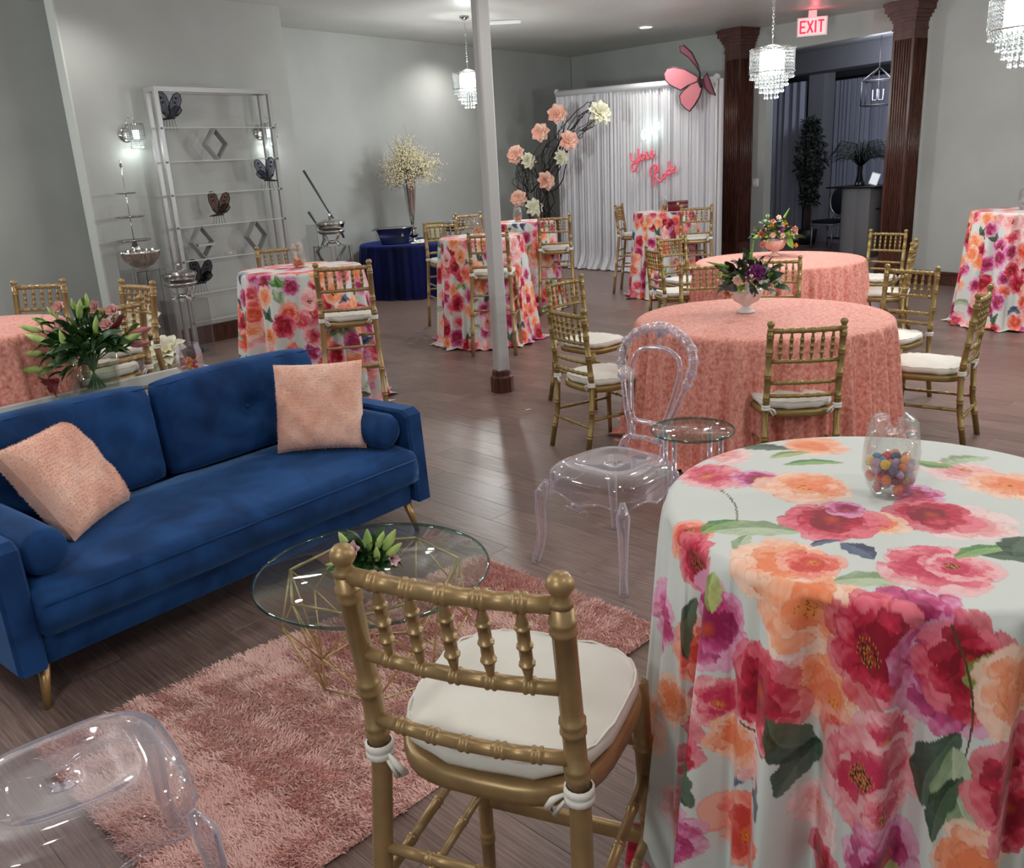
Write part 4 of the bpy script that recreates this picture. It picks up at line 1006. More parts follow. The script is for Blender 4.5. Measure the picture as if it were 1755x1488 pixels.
# ---------------------------------------------------------------- coffee table with gold wire base
CT = Vector((-.515, 2.775)); ct = thing('coffee_table', 'round glass coffee table with a geometric gold wire base on the pink rug', 'coffee table', (CT.x, CT.y, .02))
zt = .375
MB().lathe([(.0001, zt), (.404, zt), (.408, zt+.003), (.408, zt+.009), (.404, zt+.012), (.0001, zt+.012)], 72).build('glass_top', m_tglass, ct)
MB().lathe([(.405, zt-.0005), (.411, zt+.002), (.411, zt+.010), (.405, zt+.0125)], 72, cap=False).build('glass_edge', m_edge, ct)
n = 7; topr = [Vector((.31*math.cos(2*PI*i/n+.25), .31*math.sin(2*PI*i/n+.25), zt-.006)) for i in range(n)]
midr = [Vector((.33*math.cos(2*PI*(i+.5)/n+.25), .33*math.sin(2*PI*(i+.5)/n+.25), .22)) for i in range(n)]
botr = [Vector((.235*math.cos(2*PI*i/n+.25), .235*math.sin(2*PI*i/n+.25), .008)) for i in range(n)]
for i in range(n):
    j = (i+1) % n
    d_ = topr[j]-topr[i]
    MB().tube([topr[i], topr[j]], .0055, 6).build('wire', m_brass, ct)
    for a, b in ((botr[i], botr[j]), (topr[i], midr[i]), (topr[j], midr[i]), (midr[i], botr[i]), (midr[i], botr[j]), ):
        MB().tube([a, b], .0035, 6).build('wire', m_brass, ct)
    MB().tube([topr[i], botr[i]], .0035, 6).build('wire', m_brass, ct)
# ---------------------------------------------------------------- metal display frame with clear shelves in front of the partition
FA = Vector((-3.37, 9.37)); FB = Vector((-2.49, 10.38)); dF = (FB-FA).normalized(); FL = (FB-FA).length; nF = Vector((dF.y, -dF.x))
fr = thing('display_frame', 'tall pale metal display frame with clear acrylic shelves against the grey partition', 'shelf frame', (FA.x, FA.y, 0), math.atan2(dF.y, dF.x))
for x, nm in ((0, 'post'), (FL, 'post')):
    for y in (0, .17): MB().box((x, y, 1.32), (.045, .035, 2.64)).build(nm, m_frame, fr, False)
for y in (0, .17): MB().box((FL/2, y, 2.66), (FL+.045, .035, .045)).build('top_bar', m_frame, fr, False)
for x in (0, FL): MB().box((x, .085, 2.66), (.045, .14, .045)).build('top_bar', m_frame, fr, False)
for x in (0, FL): MB().box((x, .06, .02), (.06, .50, .04)).build('foot', m_dmetal, fr, False)
SH = [2.29, 1.96, 1.63, 1.30, .95, .60, .30]
for z in SH:
    MB().box((FL/2, .085, z), (FL-.03, .20, .008)).build('shelf', m_sheet, fr, False)
    MB().box((FL/2, -.016, z), (FL-.03, .004, .010)).build('shelf_edge', m_walltrim, fr, False)
    for x in (0, FL): MB().box((x, -.02, z-.005), (.02, .02, .02)).build('bracket', m_dmetal, fr, False)
def fpt(s, y, z): p = FA+dF*s-nF*y; return Vector((p.x, p.y, z))
rzf = math.atan2(dF.y, dF.x)
m_dia = mat('grey_diamond_box', (.30, .31, .31, 1), .5)
for s, z0, sz_, lb in ((.64, 1.965, .32, 'grey open diamond wall box on the second shelf of the frame'), (.30, .955, .345, 'grey open diamond wall box with a small inner ledge, lower left of the frame'), (.99, .955, .345, 'grey open diamond wall box, lower right of the frame')):
    t = thing('diamond_box', lb, 'decor', fpt(s, .08, z0), rzf, 'diamond boxes in the display frame'); h = sz_/2
    P4 = [Vector((0, 0, 0)), Vector((.125, 0, h)), Vector((0, 0, sz_)), Vector((-.125, 0, h))]
    for i in range(4):
        a, b = P4[i], P4[(i+1) % 4]; d = b-a
        MB().box((a+b)/2, (d.length, .10, .012), Matrix.Rotation(-math.atan2(d.z, d.x), 3, 'Y')).build('panel', m_dia, t, False)
    if s == .30: MB().box((.02, -.02, h-.03), (.20, .09, .025)).build('ledge', m_frame, t, False)
t = thing('crystal_dish', 'small cut crystal dish on the fifth shelf of the frame', 'dish', fpt(.62, .07, .955), rzf); MB().box((0, 0, .022), (.12, .08, .044), bev=.01).build('dish', m_acryl, t)

# butterflies
def butterfly(label, loc, rz, sc, body, wingm, spotm, tilt=0, mirror=1, legs=True):
    t = thing('butterfly', label, 'butterfly', loc, rz, None, sc)
    def wing(pts, spread, nm='wing'):
        out = []; n = len(pts)
        c = Vector((sum(p[0] for p in pts)/n, sum(p[1] for p in pts)/n, 0))
        R_ = Matrix.Rotation(spread, 3, 'Z')
        f = lambda p, k: R_ @ Vector((mirror*p[0], -.004*k, p[1]))
        vs = [f(p, 1) for p in pts]+[f(p, -1) for p in pts]; fs = [tuple(range(n)), tuple(range(2*n-1, n-1, -1))]+[(i, n+i, n+(i+1) % n, (i+1) % n) for i in range(n)]
        w = MB().add(vs, fs).build(nm, wingm, t, False)
        mb = MB(); mb.tube([f(p, 0) for p in pts], .0035, 5, closed=True)
        for p in pts[2:-1:2]: mb.tube([f(pts[0], 0), f(p, 0)], .002, 4)
        mb.build('vein', body, w)
        mb = MB()
        for q in (.78, .6):
            for p in pts[2:-1:3]:
                cc = f(((p[0]-pts[0][0])*q+pts[0][0], (p[1]-pts[0][1])*q+pts[0][1]), 0)
                for k in (-1, 1): mb.lathe([(.0001, 0), (.010, 0), (.0001, .001)], 8, cc+Vector((0, -.0055*k, 0)), mat=Matrix.Rotation(PI/2, 3, 'X'))
        mb.build('spot', spotm, w)
    def tilt_(P_, q, dx=0):
        c, s_ = math.cos(q), math.sin(q); return [(x*c+y*s_+dx, -x*s_+y*c) for x, y in P_]
    fore = [(0, 0), (-.022, .05), (-.035, .11), (-.028, .165), (-.005, .20), (.022, .205), (.045, .175), (.05, .12), (.040, .06), (.015, .01)]
    hind = [(0, 0), (-.03, .03), (-.055, .065), (-.06, .10), (-.035, .118), (.0, .11), (.02, .07), (.012, .02)]
    wing(tilt_(fore, .12, .02), 0); wing(tilt_(fore, -.50, .0), .28*mirror); wing(tilt_(hind, -.55, .01), .12*mirror)
    MB().tube([(mirror*-.03, 0, -.005), (0, 0, 0), (mirror*.06, 0, -.008), (mirror*.10, 0, -.012)], [.006, .011, .009, .003], 8).build('body', body, t)
    for k in range(3):
        MB().tube([(mirror*-.03, 0, 0), (mirror*(-.05-.01*k), .01*(k-1), .03), (mirror*-.045, .02*(k-1), .055)], .0014, 4).build('antenna', body, t) if k < 2 else None
    if legs:
        for k in range(5): MB().tube([(mirror*(-.02+.02*k), 0, -.01), (mirror*(-.025+.022*k), .01*(k % 2), -.05), (mirror*(-.035+.030*k), .0, -.095)], .0018, 4).build('leg', body, t)
    return t
m_bblk = mat('black_wire', (.01, .01, .012, 1), .5)
wing_g = clear('grey_sheer_wing', (.58, .59, .66, 1), .6, .2, (.3, .3, .35, 1), .08); wing_b = clear('brown_sheer_wing', (.58, .46, .40, 1), .5, .2, (.35, .3, .3, 1), .05); wing_k = clear('black_sheer_wing', (.42, .42, .44, 1), .5, .2, (.1, .1, .1, 1), .05)
butterfly('grey sheer butterfly with black spots at the top left of the frame', fpt(.16, .05, 2.39), rzf-.55, 1.25, m_bblk, wing_g, m_bblk, mirror=-1)
butterfly('grey sheer butterfly clinging to the right post of the frame', fpt(1.18, .0, 1.73), rzf-.55, 1.2, m_bblk, wing_g, m_bblk, mirror=1)
butterfly('brown sheer butterfly in the middle of the frame', fpt(.56, .05, 1.40), rzf-.55, 1.2, m_bblk, wing_b, m_bblk, mirror=-1)
butterfly('black sheer butterfly at the bottom left of the frame', fpt(.22, .05, .705), rzf-.55, 1.25, m_bblk, wing_k, m_bblk, mirror=-1)

# clear plinths with silver pieces
def plinth(label, x, y, w, h, rz, m=None, col=None):
    t = thing('acrylic_plinth', label, 'plinth', (x, y, 0), rz, 'clear acrylic plinths'); k = w/2
    for (cx, cy, a, b) in ((0, -k, w, .008), (0, k, w, .008), (-k, 0, .008, w), (k, 0, .008, w)): MB().box((cx, cy, h/2), (a, b, h)).build('side_panel', m or m_sheet, t, False)
    MB().box((0, 0, h-.004), (w, w, .008)).build('top_panel', m or m_sheet, t, False)
    mb = MB()
    for a in (-k, k):
        for b in (-k, k): mb.box((a, b, h/2), (.008, .008, h))
    mb.build('edge', m_acryl, t, False); return t
def ppt(s, d): p = P0+dP*s+nP*d; return p
a = Vector((-3.71, 9.05)); plinth('clear acrylic plinth under the three-tier silver stand', a.x, a.y, .28, 1.12, rzf)
t = thing('tiered_stand', 'three-tier silver cake stand at the left of the metal frame', 'cake stand', (a.x, a.y, 1.12))
MB().lathe([(.055, 0), (.06, .01), (.03, .05), (.02, .085)], 24).build('foot', m_silver, t)
for z, r in ((.09, .17), (.32, .145), (.55, .10)):
    MB().lathe([(.0001, z), (r*.9, z), (r, z+.012), (r, z+.016), (r*.9, z+.006), (.0001, z+.006)], 40).build('plate', m_silver, t)
MB().tube([(0, 0, .09), (0, 0, .80)], .005, 8).build('stem', m_silver, t); MB().lathe([(.005, .80), (.014, .82), (.008, .84), (.016, .855), (.0001, .875)], 12).build('finial', m_silver, t)
# wait-lower bowl in front
b_ = Vector((-3.43, 8.46)); plinth('clear acrylic plinth under the fluted silver bowl', b_.x, b_.y, .32, .975, rzf)
t = thing('silver_bowl', 'fluted silver bowl on a clear plinth at the far left wall', 'bowl', (b_.x, b_.y, .975), 0, None, .95); MB().lathe([(.05, 0), (.055, .006), (.045, .02), (.10, .045), (.155, .10), (.175, .16), (.180, .19), (.172, .19), (.15, .11), (.09, .055), (.0001, .045)], 128, rib=.07, nrib=18).build('bowl', m_silver, t)
def chafing(label, x, y, z, sc, rz=0):
    t = thing('chafing_dish', label, 'chafing dish', (x, y, z), rz, 'silver chafing dishes', sc)
    MB().lathe([(.0001, .16), (.09, .165), (.15, .20), (.165, .245), (.175, .25), (.175, .257), (.16, .257)], 40).build('pan', m_silver, t)
    MB().lathe([(.172, .257), (.165, .27), (.11, .295), (.05, .307), (.0001, .31)], 40).build('lid', m_silver, t)
    MB().lathe([(.01, .31), (.022, .325), (.010, .34), (.024, .36), (.0001, .375)], 12).build('knob', m_silver, t)
    MB().lathe([(.135, .135), (.16, .16), (.165, .175), (.155, .175), (.13, .14)], 40, cap=False).build('ring', m_dsilver, t)
    for i in range(4):
        q = PI/4+i*PI/2; c, s = math.cos(q), math.sin(q)
        MB().tube([(.145*c, .145*s, .16), (.12*c, .12*s, .10), (.075*c, .075*s, .06), (.09*c, .09*s, .02), (.12*c, .12*s, .006)], [.006, .009, .007, .008, .012], 8).build('leg', m_silver, t)
    MB().lathe([(.0001, .02), (.04, .02), (.045, .045), (.03, .06), (.0001, .06)], 20).build('burner', m_silver, t)
    return t
c_ = Vector((-3.30, 9.02)); plinth('clear acrylic plinth under the left chafing dish', c_.x, c_.y, .34, .60, rzf); chafing('round silver chafing dish on the clear plinth left of the floral table', c_.x, c_.y, .60, 1.0)
d_ = Vector((-2.12, 11.2)); plinth('mirror-edged clear plinth under the right chafing dish', d_.x, d_.y, .34, .90, rzf, m_sheet); chafing('round silver chafing dish on the plinth left of the navy table', d_.x, d_.y, .90, 1.05)
for k in (-.17, .17): MB().box((0, 0, 0), (.01, .01, .01))
plinth('low clear acrylic plinth holding white paper flowers on the floor by the partition', -3.10, 7.72, .40, .30, rzf)
plinth('empty clear acrylic plinth left of the leaning metal tubes', -2.48, 11.25, .24, 1.16, rzf)
# leaning metal tubes by the wall
tb = thing('metal_tube_stand', 'dark bent metal tube frame leaning against the wall behind the right chafing dish', 'frame', (0, 0, 0))
def wl(x, y, z): return Vector((x, y, z))
q0 = Vector((-2.50, 11.80)); dd = dL
def q(s, z, o=0): p = q0+dd*s-nL*o; return Vector((p.x, p.y, z))
MB().tube([q(0, 1.82), q(.50, 1.02), q(.54, .92)], .016, 8).build('long_tube', m_dmetal, tb)
MB().tube([q(.0, 1.30), q(.14, 1.10), q(.20, 1.0), q(.20, .92), q(.15, .84), q(.06, .78), q(.12, .68), q(.20, .55), q(.26, .52), q(.34, .58), q(.55, .80)], .018, 8).build('bent_tube', m_dmetal, tb)
MB().tube([q(.62, .80), q(.70, .0)], .014, 8).build('tube_leg', m_dmetal, tb); MB().tube([q(.26, .52), q(.26, 0)], .014, 8).build('tube_leg', m_dmetal, tb)

# ---------------------------------------------------------------- flowers
def petal_mb(L, w, cup=.3, curl=.2, n=5, tip=.0):
    vs = []; fs = []
    for i in range(n+1):
        f = i/n; ww = w*math.sin(PI*min(1, .12+f*.88))**.6*(1 if f < .99 else tip); y = L*f; z = L*(cup*f*f-curl*f**4)
        for k in (-1, 0, 1): vs.append((k*ww, y, z+abs(k)*ww*.35))
    for i in range(n):
        for k in (0, 1): a = i*3+k; fs.append((a, a+1, a+4, a+3))
    return vs, fs
def mesh_of(name, vs, fs, m):
    me = bpy.data.meshes.new(name); me.from_pydata([tuple(v) for v in vs], [], fs); me.polygons.foreach_set('use_smooth', [True]*len(fs)); me.materials.append(m); return me
def bloom(parent, c, nrm, R_, m_p, m_c, layers=((9, 1, .15), (8, .8, .55), (6, .55, 1.0), (4, .35, 1.5)), name='flower', label=None, sub=True, wk=.42, seed=0, tip=.3):
    """layered flower; petals are sub-parts when sub is set, else one mesh"""
    rs_ = np.random.RandomState(seed); z = Vector(nrm).normalized(); a = Vector((0, 0, 1)) if abs(z.z) < .9 else Vector((1, 0, 0)); x = (a.cross(z)).normalized(); y = z.cross(x)
    F = Matrix((x, y, z)).transposed()
    mb = MB(); mb.ball((0, 0, R_*.06), R_*.16, 8, 5); allp = []
    for (n, f, el) in layers:
        vs, fs = petal_mb(R_*f, R_*f*wk, .25, .30, 5, tip); off = rs_.uniform(0, 6)
        for k in range(n):
            q = off+2*PI*k/n+rs_.normal(0, .08); rm = Matrix.Rotation(q, 3, 'Z') @ Matrix.Rotation(el*.75+rs_.normal(0, .08), 3, 'X')
            allp.append(([rm @ Vector(v) for v in vs], fs))
    if sub:
        h = mb.build(name, m_c, parent); h.matrix_local = Matrix.Translation(c) @ F.to_4x4()
        for vs, fs in allp: link('petal', mesh_of('petal', vs, fs, m_p), m_p, h)
    else:
        mb2 = MB()
        for vs, fs in allp: mb2.add(vs, fs)
        h = mb2.build(name, m_p, parent); h.matrix_local = Matrix.Translation(c) @ F.to_4x4()
    if label: h['label'] = label
    return h
leafv, leaff = petal_mb(1, .13, .25, .5, 6, .0)
def leaf(parent, c, d, L, m, name='leaf', wk=1.0, roll=0):
    y = Vector(d).normalized(); a = Vector((0, 0, 1)) if abs(y.z) < .95 else Vector((1, 0, 0)); x = y.cross(a).normalized(); z = x.cross(y)
    R_ = Matrix((x, y, z)).transposed() @ Matrix.Rotation(roll, 3, 'Y')
    me = leafmesh.get(m.name) or leafmesh.setdefault(m.name, mesh_of('leaf', leafv, leaff, m))
    o = bpy.data.objects.new(name, me); C.objects.link(o); o.parent = parent; o.matrix_local = Matrix.Translation(c) @ R_.to_4x4() @ Matrix.Diagonal((L*wk, L, L, 1)); return o
leafmesh = {}
def bud(parent, c, d, L, r, m, name='bud'):
    d = Vector(d).normalized(); c = Vector(c); mb = MB(); mb.tube([c+d*L*f for f in (0, .12, .35, .6, .82, 1)], [r*.35, r*.75, r, r*.92, r*.55, r*.12], 8); return mb.build(name, m, parent)

# big lily bouquet on the console
lx, ly, lz = sof(.93, 1.36, .75)
lb_ = thing('lily_bouquet', 'large lily and rose bouquet in a clear glass vase on the console behind the sofa', 'bouquet', (lx, ly, lz))
def box_shell(w, d, z0, z1, flare):
    mb = MB(); ol_ = outline(w, w, d, d, 48, 9); n = len(ol_); vs = []; fs = []
    prof = [(.5, z0), (.93, z0), (1, z0+.01), (flare, z1), (flare-.035, z1), (.955, z0+.02), (.5, z0+.018)]
    for k, z in prof: vs += [(x*k, y*k, z) for x, y in ol_]
    for i in range(len(prof)-1):
        for k in range(n): fs.append((i*n+k, i*n+(k+1) % n, (i+1)*n+(k+1) % n, (i+1)*n+k))
    fs += [tuple(range(n))[::-1], tuple((len(prof)-1)*n+k for k in range(n))]
    return mb.add(vs, fs)
v_ = box_shell(.105, .055, .002, .20, 1.10).build('vase', m_glass, lb_); v_.rotation_euler = (0, 0, rzs)
v_ = MB().add(*(lambda o_: ([(x*.93, y*.90, z) for z in (.022, .135) for x, y in o_], [(i, (i+1) % 48, 48+(i+1) % 48, 48+i) for i in range(48)]+[tuple(range(48))[::-1], tuple(range(48, 96))]))(outline(.105, .105, .055, .055, 48, 9))).build('water', m_water, lb_); v_.rotation_euler = (0, 0, rzs)
rs_ = np.random.RandomState(14)
cam_r = Vector((1, 0, 0))
for k in range(20):
    q = k*2.4; r1 = .05; MB().tube([(-r1*.9*math.cos(q), -r1*.6*math.sin(q), .03), (.012*math.cos(q), .012*math.sin(q), .13), (.08*math.cos(q), .07*math.sin(q), .28)], .0032, 6).build('stem', m_stem, lb_)
for k in range(120):
    q = rs_.uniform(0, 6.28); el = rs_.uniform(.05, 1.2); d = Vector((math.cos(q)*math.cos(el), math.sin(q)*math.cos(el), math.sin(el))); r0 = rs_.uniform(.03, .13)
    leaf(lb_, d*r0+Vector((0, 0, .20)), d+Vector(rs_.normal(0, .3, 3)), rs_.uniform(.09, .17), m_leaf if rs_.rand() < .85 else m_leafl, wk=rs_.uniform(.8, 1.3), roll=rs_.uniform(-1, 1))
# (right, up, toward camera) placement of buds and blooms
def L3(a, b, c): return Vector((a, -c, b))
BU = [((-.20, .33, .03), (-.9, .35, .2), .10, m_bud), ((-.17, .36, 0), (-.75, .35, 0), .09, m_bud), ((-.13, .28, .1), (-.9, .45, .1), .12, m_bud), ((-.22, .22, .02), (-1, .05, 0), .10, m_bud), ((-.22, .15, .05), (-1, -.02, .1), .11, m_bud), ((-.05, .25, .12), (-.05, 1, .2), .10, m_bud),
      ((.03, .42, 0), (.1, 1, 0), .08, m_bud), ((0, .38, .04), (.25, 1, 0), .10, m_bud), ((-.03, .41, 0), (-.1, 1, 0), .07, m_bud), ((-.11, .38, .02), (-.3, 1, 0), .06, m_bud), ((-.14, .40, 0), (-.5, .9, 0), .05, m_bud), ((.07, .30, .05), (.25, 1, .1), .10, m_bud), ((.17, .25, .03), (.9, .35, 0), .12, m_bud), ((.20, .28, 0), (.9, .25, 0), .13, m_budp), ((.22, .24, .04), (1, .1, .1), .11, m_budp), ((.13, .31, 0), (.6, .7, 0), .11, m_redlily)]
rs5 = np.random.RandomState(55)
def sprig(par, e, z0, m_s, nl, Ls, r=.0028):
    e = Vector(e); s0 = Vector((0, 0, z0)); md = s0.lerp(e, .5)+Vector((0, 0, .02)); MB().tube([s0, md, e], [r*1.2, r, r*.8], 6).build('stem', m_s, par)
    for q in range(nl):
        f = rs5.uniform(.35, 1.0); d_ = (e-s0).normalized()+Vector(rs5.normal(0, .45, 3)); leaf(par, s0.lerp(e, f), d_, rs5.uniform(*Ls), m_leaf if q % 3 else m_leafl, wk=rs5.uniform(.7, 1.1), roll=rs5.uniform(-1, 1))
for c, d, L, m in BU: sprig(lb_, L3(*c), .15, m_stem, 5, (.07, .13))
for c in ((-.10, .42, 0), (-.07, .35, .06), (.06, .41, -.02), (.155, .39, 0), (.13, .33, .04), (-.135, .12, .08)): sprig(lb_, L3(*c), .15, m_stem, 3, (.06, .10))
for c, d, L, m in BU: bud(lb_, L3(*c), L3(*d), L, L*.165, m)
for c, k in (((-.10, .43, 0), 0), ((-.07, .36, .06), 1), ((.06, .42, -.02), 2), ((.155, .40, 0), 3), ((.13, .34, .04), 4)):
    bloom(lb_, L3(*c), L3(.2*c[0], .5, .8), .042, m_rose, m_rose, ((6, 1, .9), (6, .85, 1.3), (5, .6, 1.7), (3, .4, 1.9)), 'rose', None, True, .55, 20+k, .7)
bloom(lb_, L3(-.135, .10, .10), L3(-.5, -.45, .6), .09, m_redlily, m_redlily, ((6, 1, .9),), 'open_lily', 'drooping wine-red lily', True, .26, 3, .05)
sp = MB()
for k in range(40): d = Vector(rs_.normal(0, 1, 3)); d.z = abs(d.z); d.normalize(); sp.ball(d*.15+Vector((0, 0, .22)), .005, 5, 3)
stuff(sp.build('filler_flowers', m_whitep, lb_))

# candy glasses
CC = [lin3(*c) for c in ((.92, .45, .15), (.85, .20, .22), (.93, .78, .20), (.45, .70, .20), (.25, .55, .70), (.25, .12, .25), (.90, .55, .40), (.25, .35, .50), (.65, .55, .75), (.95, .62, .30))]
CN = ['orange', 'red', 'yellow', 'green', 'teal', 'dark plum', 'peach', 'navy', 'lilac', 'amber']
cm = [mat('candy_'+n.replace(' ', '_'), tuple(c)+(1,), .2) for c, n in zip(CC, CN)]
def tumbler(label, loc, H_=.125, r=.047, film=True, cat='glass', group='stemless glasses of candy'):
    t = thing('candy_glass', label, cat, loc, 0, group)
    MB().lathe([(.0001, .002), (r*.62, .002), (r*.72, .006), (r*.95, H_*.30), (r, H_*.45), (r*.93, H_*.75), (r*.80, H_), (r*.775, H_), (r*.90, H_*.75), (r*.965, H_*.45), (r*.91, H_*.30), (r*.66, .014), (.0001, .012)], 40).build('glass', m_glass, t)
    if film:
        rs2 = np.random.RandomState(3); vs = []; fs = []; N = 26
        for j, (rr, z) in enumerate(((.60, .0), (.85, .02), (1.06, .05), (1.02, .09), (.88, H_+.005), (.72, H_+.02), (.30, H_+.028))):
            for k in range(N):
                q = 2*PI*k/N; w_ = 1+rs2.uniform(-.05, .05); vs.append((r*rr*w_*math.cos(q), r*rr*w_*math.sin(q), z+(rs2.uniform(-.006, .008)+.012*math.cos(2*q+1) if j > 3 else 0)))
        for j in range(6):
            for k in range(N): fs.append((j*N+k, j*N+(k+1) % N, (j+1)*N+(k+1) % N, (j+1)*N+k))
        MB().add(vs, fs).build('wrapper', m_film, t, False)
    return t
G_C = 'wrapped candies in the foreground glass'
tx, ty = .725, 1.57
tumbler('large stemless glass of colourful candy in cellophane on the foreground floral table', (tx, ty, 1.072), .125, .049)
cv = {}
rs2 = np.random.RandomState(5); placed = []
for i in range(4000):
    if len(placed) >= 58: break
    q, rr, z = rs2.uniform(0, 6.28), math.sqrt(rs2.rand()), rs2.uniform(.020, .074)
    R0 = (.031 if z < .03 else .037); p = Vector((rr*R0*math.cos(q), rr*R0*math.sin(q), z))
    if all((p-o_).length > .0148 for o_ in placed): placed.append(p)
for i, p in enumerate(placed):
    k = rs2.randint(len(cm))
    if k not in cv:
        mb = MB(); mb.ball((0, 0, 0), .0092, 12, 8, .85); o = mb.build('candy', cm[k], None); cv[k] = o
    else: o = cv[k].copy(); C.objects.link(o)
    o.location = (tx+p.x, ty+p.y, 1.072+p.z); o.rotation_euler = tuple(rs2.uniform(0, 3, 3)); s_ = rs2.uniform(.85, 1.15); o.scale = (s_*1.15, s_, s_)
    tag(o, CN[k]+' round candy inside the foreground glass', 'candy', 'candies in the foreground glass, '+CN[k])
def candy_fill(loc, r, h, label, n=40, pal=(0, 1, 2, 6, 9)):
    rs3 = np.random.RandomState(n); me_mb = MB(); mb = MB(); idx = []
    for i in range(n):
        q, rr, z = rs3.uniform(0, 6.28), math.sqrt(rs3.rand())*r, rs3.uniform(.012, h); a = len(mb.f); mb.ball((rr*math.cos(q), rr*math.sin(q), z), .009, 6, 4); idx += [rs3.randint(len(pal))]*(len(mb.f)-a)
    o = mb.build('candy_fill', None, None); 
    for k in pal: o.data.materials.append(cm[k])
    o.data.polygons.foreach_set('material_index', idx); o.location = loc; tag(o, label, 'candy', None, 'stuff'); return o
TG = [((-1.56, 6.79, 1.07), 1.15, 'the floral table behind the blue sofa'), ((-.25, 9.25, 1.07), 1.1, 'the floral table behind the white post'), ((.22, 11.0, 1.07), 1.05, 'the floral table nearest the branch arch'), ((2.10, 11.45, 1.07), 1.05, 'the curtain table, left of the red box'), ((4.93, 8.35, 1.07), 1.15, 'the floral table at the right edge')]
for i, (l, s_, w_) in enumerate(TG):
    l = (l[0], l[1], l[2]+.003); t = tumbler('stemless glass of candy in crinkled cellophane on '+w_, l, .13, .05); t.scale = (s_,)*3
    candy_fill(l, .036, .065, 'mixed candies filling the glass on '+w_, 40+i, (4, 8, 2) if i == 4 else (0, 1, 2, 6, 9))
l = sof(.44, 1.30, .752); t = thing('crystal_candy_bowl', 'faceted crystal vase of candy on the right end of the console', 'vase', l, 0, None, 1.3)
MB().lathe([(.0001, .002), (.04, .002), (.055, .03), (.052, .09), (.042, .125), (.040, .125), (.049, .088), (.051, .032), (.036, .01), (.0001, .008)], 9).build('glass', m_acryl, t, False)
candy_fill(l, .048, .08, 'mixed candies filling the faceted crystal vase on the console', 47)
# white paper flowers near the console
m_cream, _, _ = noisy(mat('cream_paper_petal', rough=.8), srgb(.86, .85, .74), srgb(.95, .94, .86), 12)
m_peachp, _, _ = noisy(mat('peach_paper_petal', rough=.8), srgb(.93, .66, .58), srgb(.97, .82, .74), 9)
m_ycen = mat('yellow_cream_centre', srgb(.90, .84, .58), .8); m_pcen = mat('peach_centre', srgb(.96, .80, .68), .8)
def pflower(label, loc, nrm, R_, m_=m_cream, mc=m_ycen, seed=1):
    t = thing('paper_flower', label, 'paper flower', loc, 0, 'white paper flowers on the floor side'); bloom(t, (0, 0, 0), nrm, R_, m_, mc, ((11, 1, .25), (9, .85, .7), (7, .6, 1.2)), 'bloom', None, True, .28, seed, .05); return t
pflower('white paper flower behind the faceted crystal vase', (-3.0, 7.60, .32), (.1, -.7, .8), .19, seed=1)
pflower('upper white paper flower behind the stool right of the lilies', (-3.30, 7.85, .58), (.3, -.8, .4), .20, seed=2)
pflower('white paper flower low behind the stool right of the lilies', (-3.12, 7.75, .17), (.3, -.8, .3), .17, seed=3)

# small bouquet on the coffee table
sx_, sy_ = -.49, 2.60; cb = thing('small_lily_bouquet', 'small lily bud bouquet in a round glass vase on the glass coffee table', 'bouquet', (sx_, sy_, .408))
MB().lathe([(.0001, .002), (.03, .002), (.058, .025), (.066, .055), (.055, .085), (.040, .10), (.046, .112), (.043, .112), (.037, .10), (.052, .085), (.062, .055), (.055, .028), (.0001, .008)], 32).build('vase', m_glass, cb)
MB().lathe([(.0001, .01), (.050, .026), (.059, .055), (.0001, .056)], 24).build('water', m_water, cb)
rs_ = np.random.RandomState(4)
for k in range(9): q = k*2.1; MB().tube([(-.03*math.cos(q), -.03*math.sin(q), .02), (.015*math.cos(q), .015*math.sin(q), .10), (.04*math.cos(q), .04*math.sin(q), .15)], .003, 6).build('stem', m_stem, cb)
for k in range(44):
    q = rs_.uniform(0, 6.28); el = rs_.uniform(-.2, 1.2); d = Vector((math.cos(q)*math.cos(el), math.sin(q)*math.cos(el), math.sin(el)))
    leaf(cb, d*rs_.uniform(.01, .04)+Vector((0, 0, .11)), d, rs_.uniform(.06, .10), m_leaf, wk=rs_.uniform(1.2, 2.0), roll=rs_.uniform(-1, 1))
for c, d, L in (((-.055, .155, .02), (-.4, 1, 0), .075), ((-.06, .12, .05), (-1, .15, .1), .07), ((-.045, .10, .06), (-1, .25, .2), .08), ((.005, .15, .02), (.05, 1, 0), .08), ((.03, .14, 0), (.4, 1, 0), .075), ((.055, .15, .02), (.55, .9, 0), .085), ((.06, .13, .03), (.8, .7, 0), .075), ((.035, .13, .05), (.1, 1, .3), .06), ((-.02, .10, .08), (-.7, .3, .5), .06), ((.0, .095, .07), (-.8, .1, .4), .06)):
    sprig(cb, L3(*c), .09, m_stem, 2, (.05, .08), .002); bud(cb, L3(*c), L3(*d), L, L*.19, m_bud)
m_pinkp = mat('pale_pink_petal', srgb(.90, .72, .76), .6)
bloom(cb, L3(-.035, .155, .03), L3(-.3, .6, .7), .045, m_pinkp, m_pinkp, ((6, 1, 1.0), (4, .8, 1.5)), 'open_lily', 'half-open pale pink lily', True, .34, 8, .1)
bloom(cb, L3(.075, .125, .03), L3(.7, .2, .7), .035, m_pinkp, m_pinkp, ((6, 1, 1.2),), 'open_lily', 'half-open pale pink lily', True, .34, 9, .1)

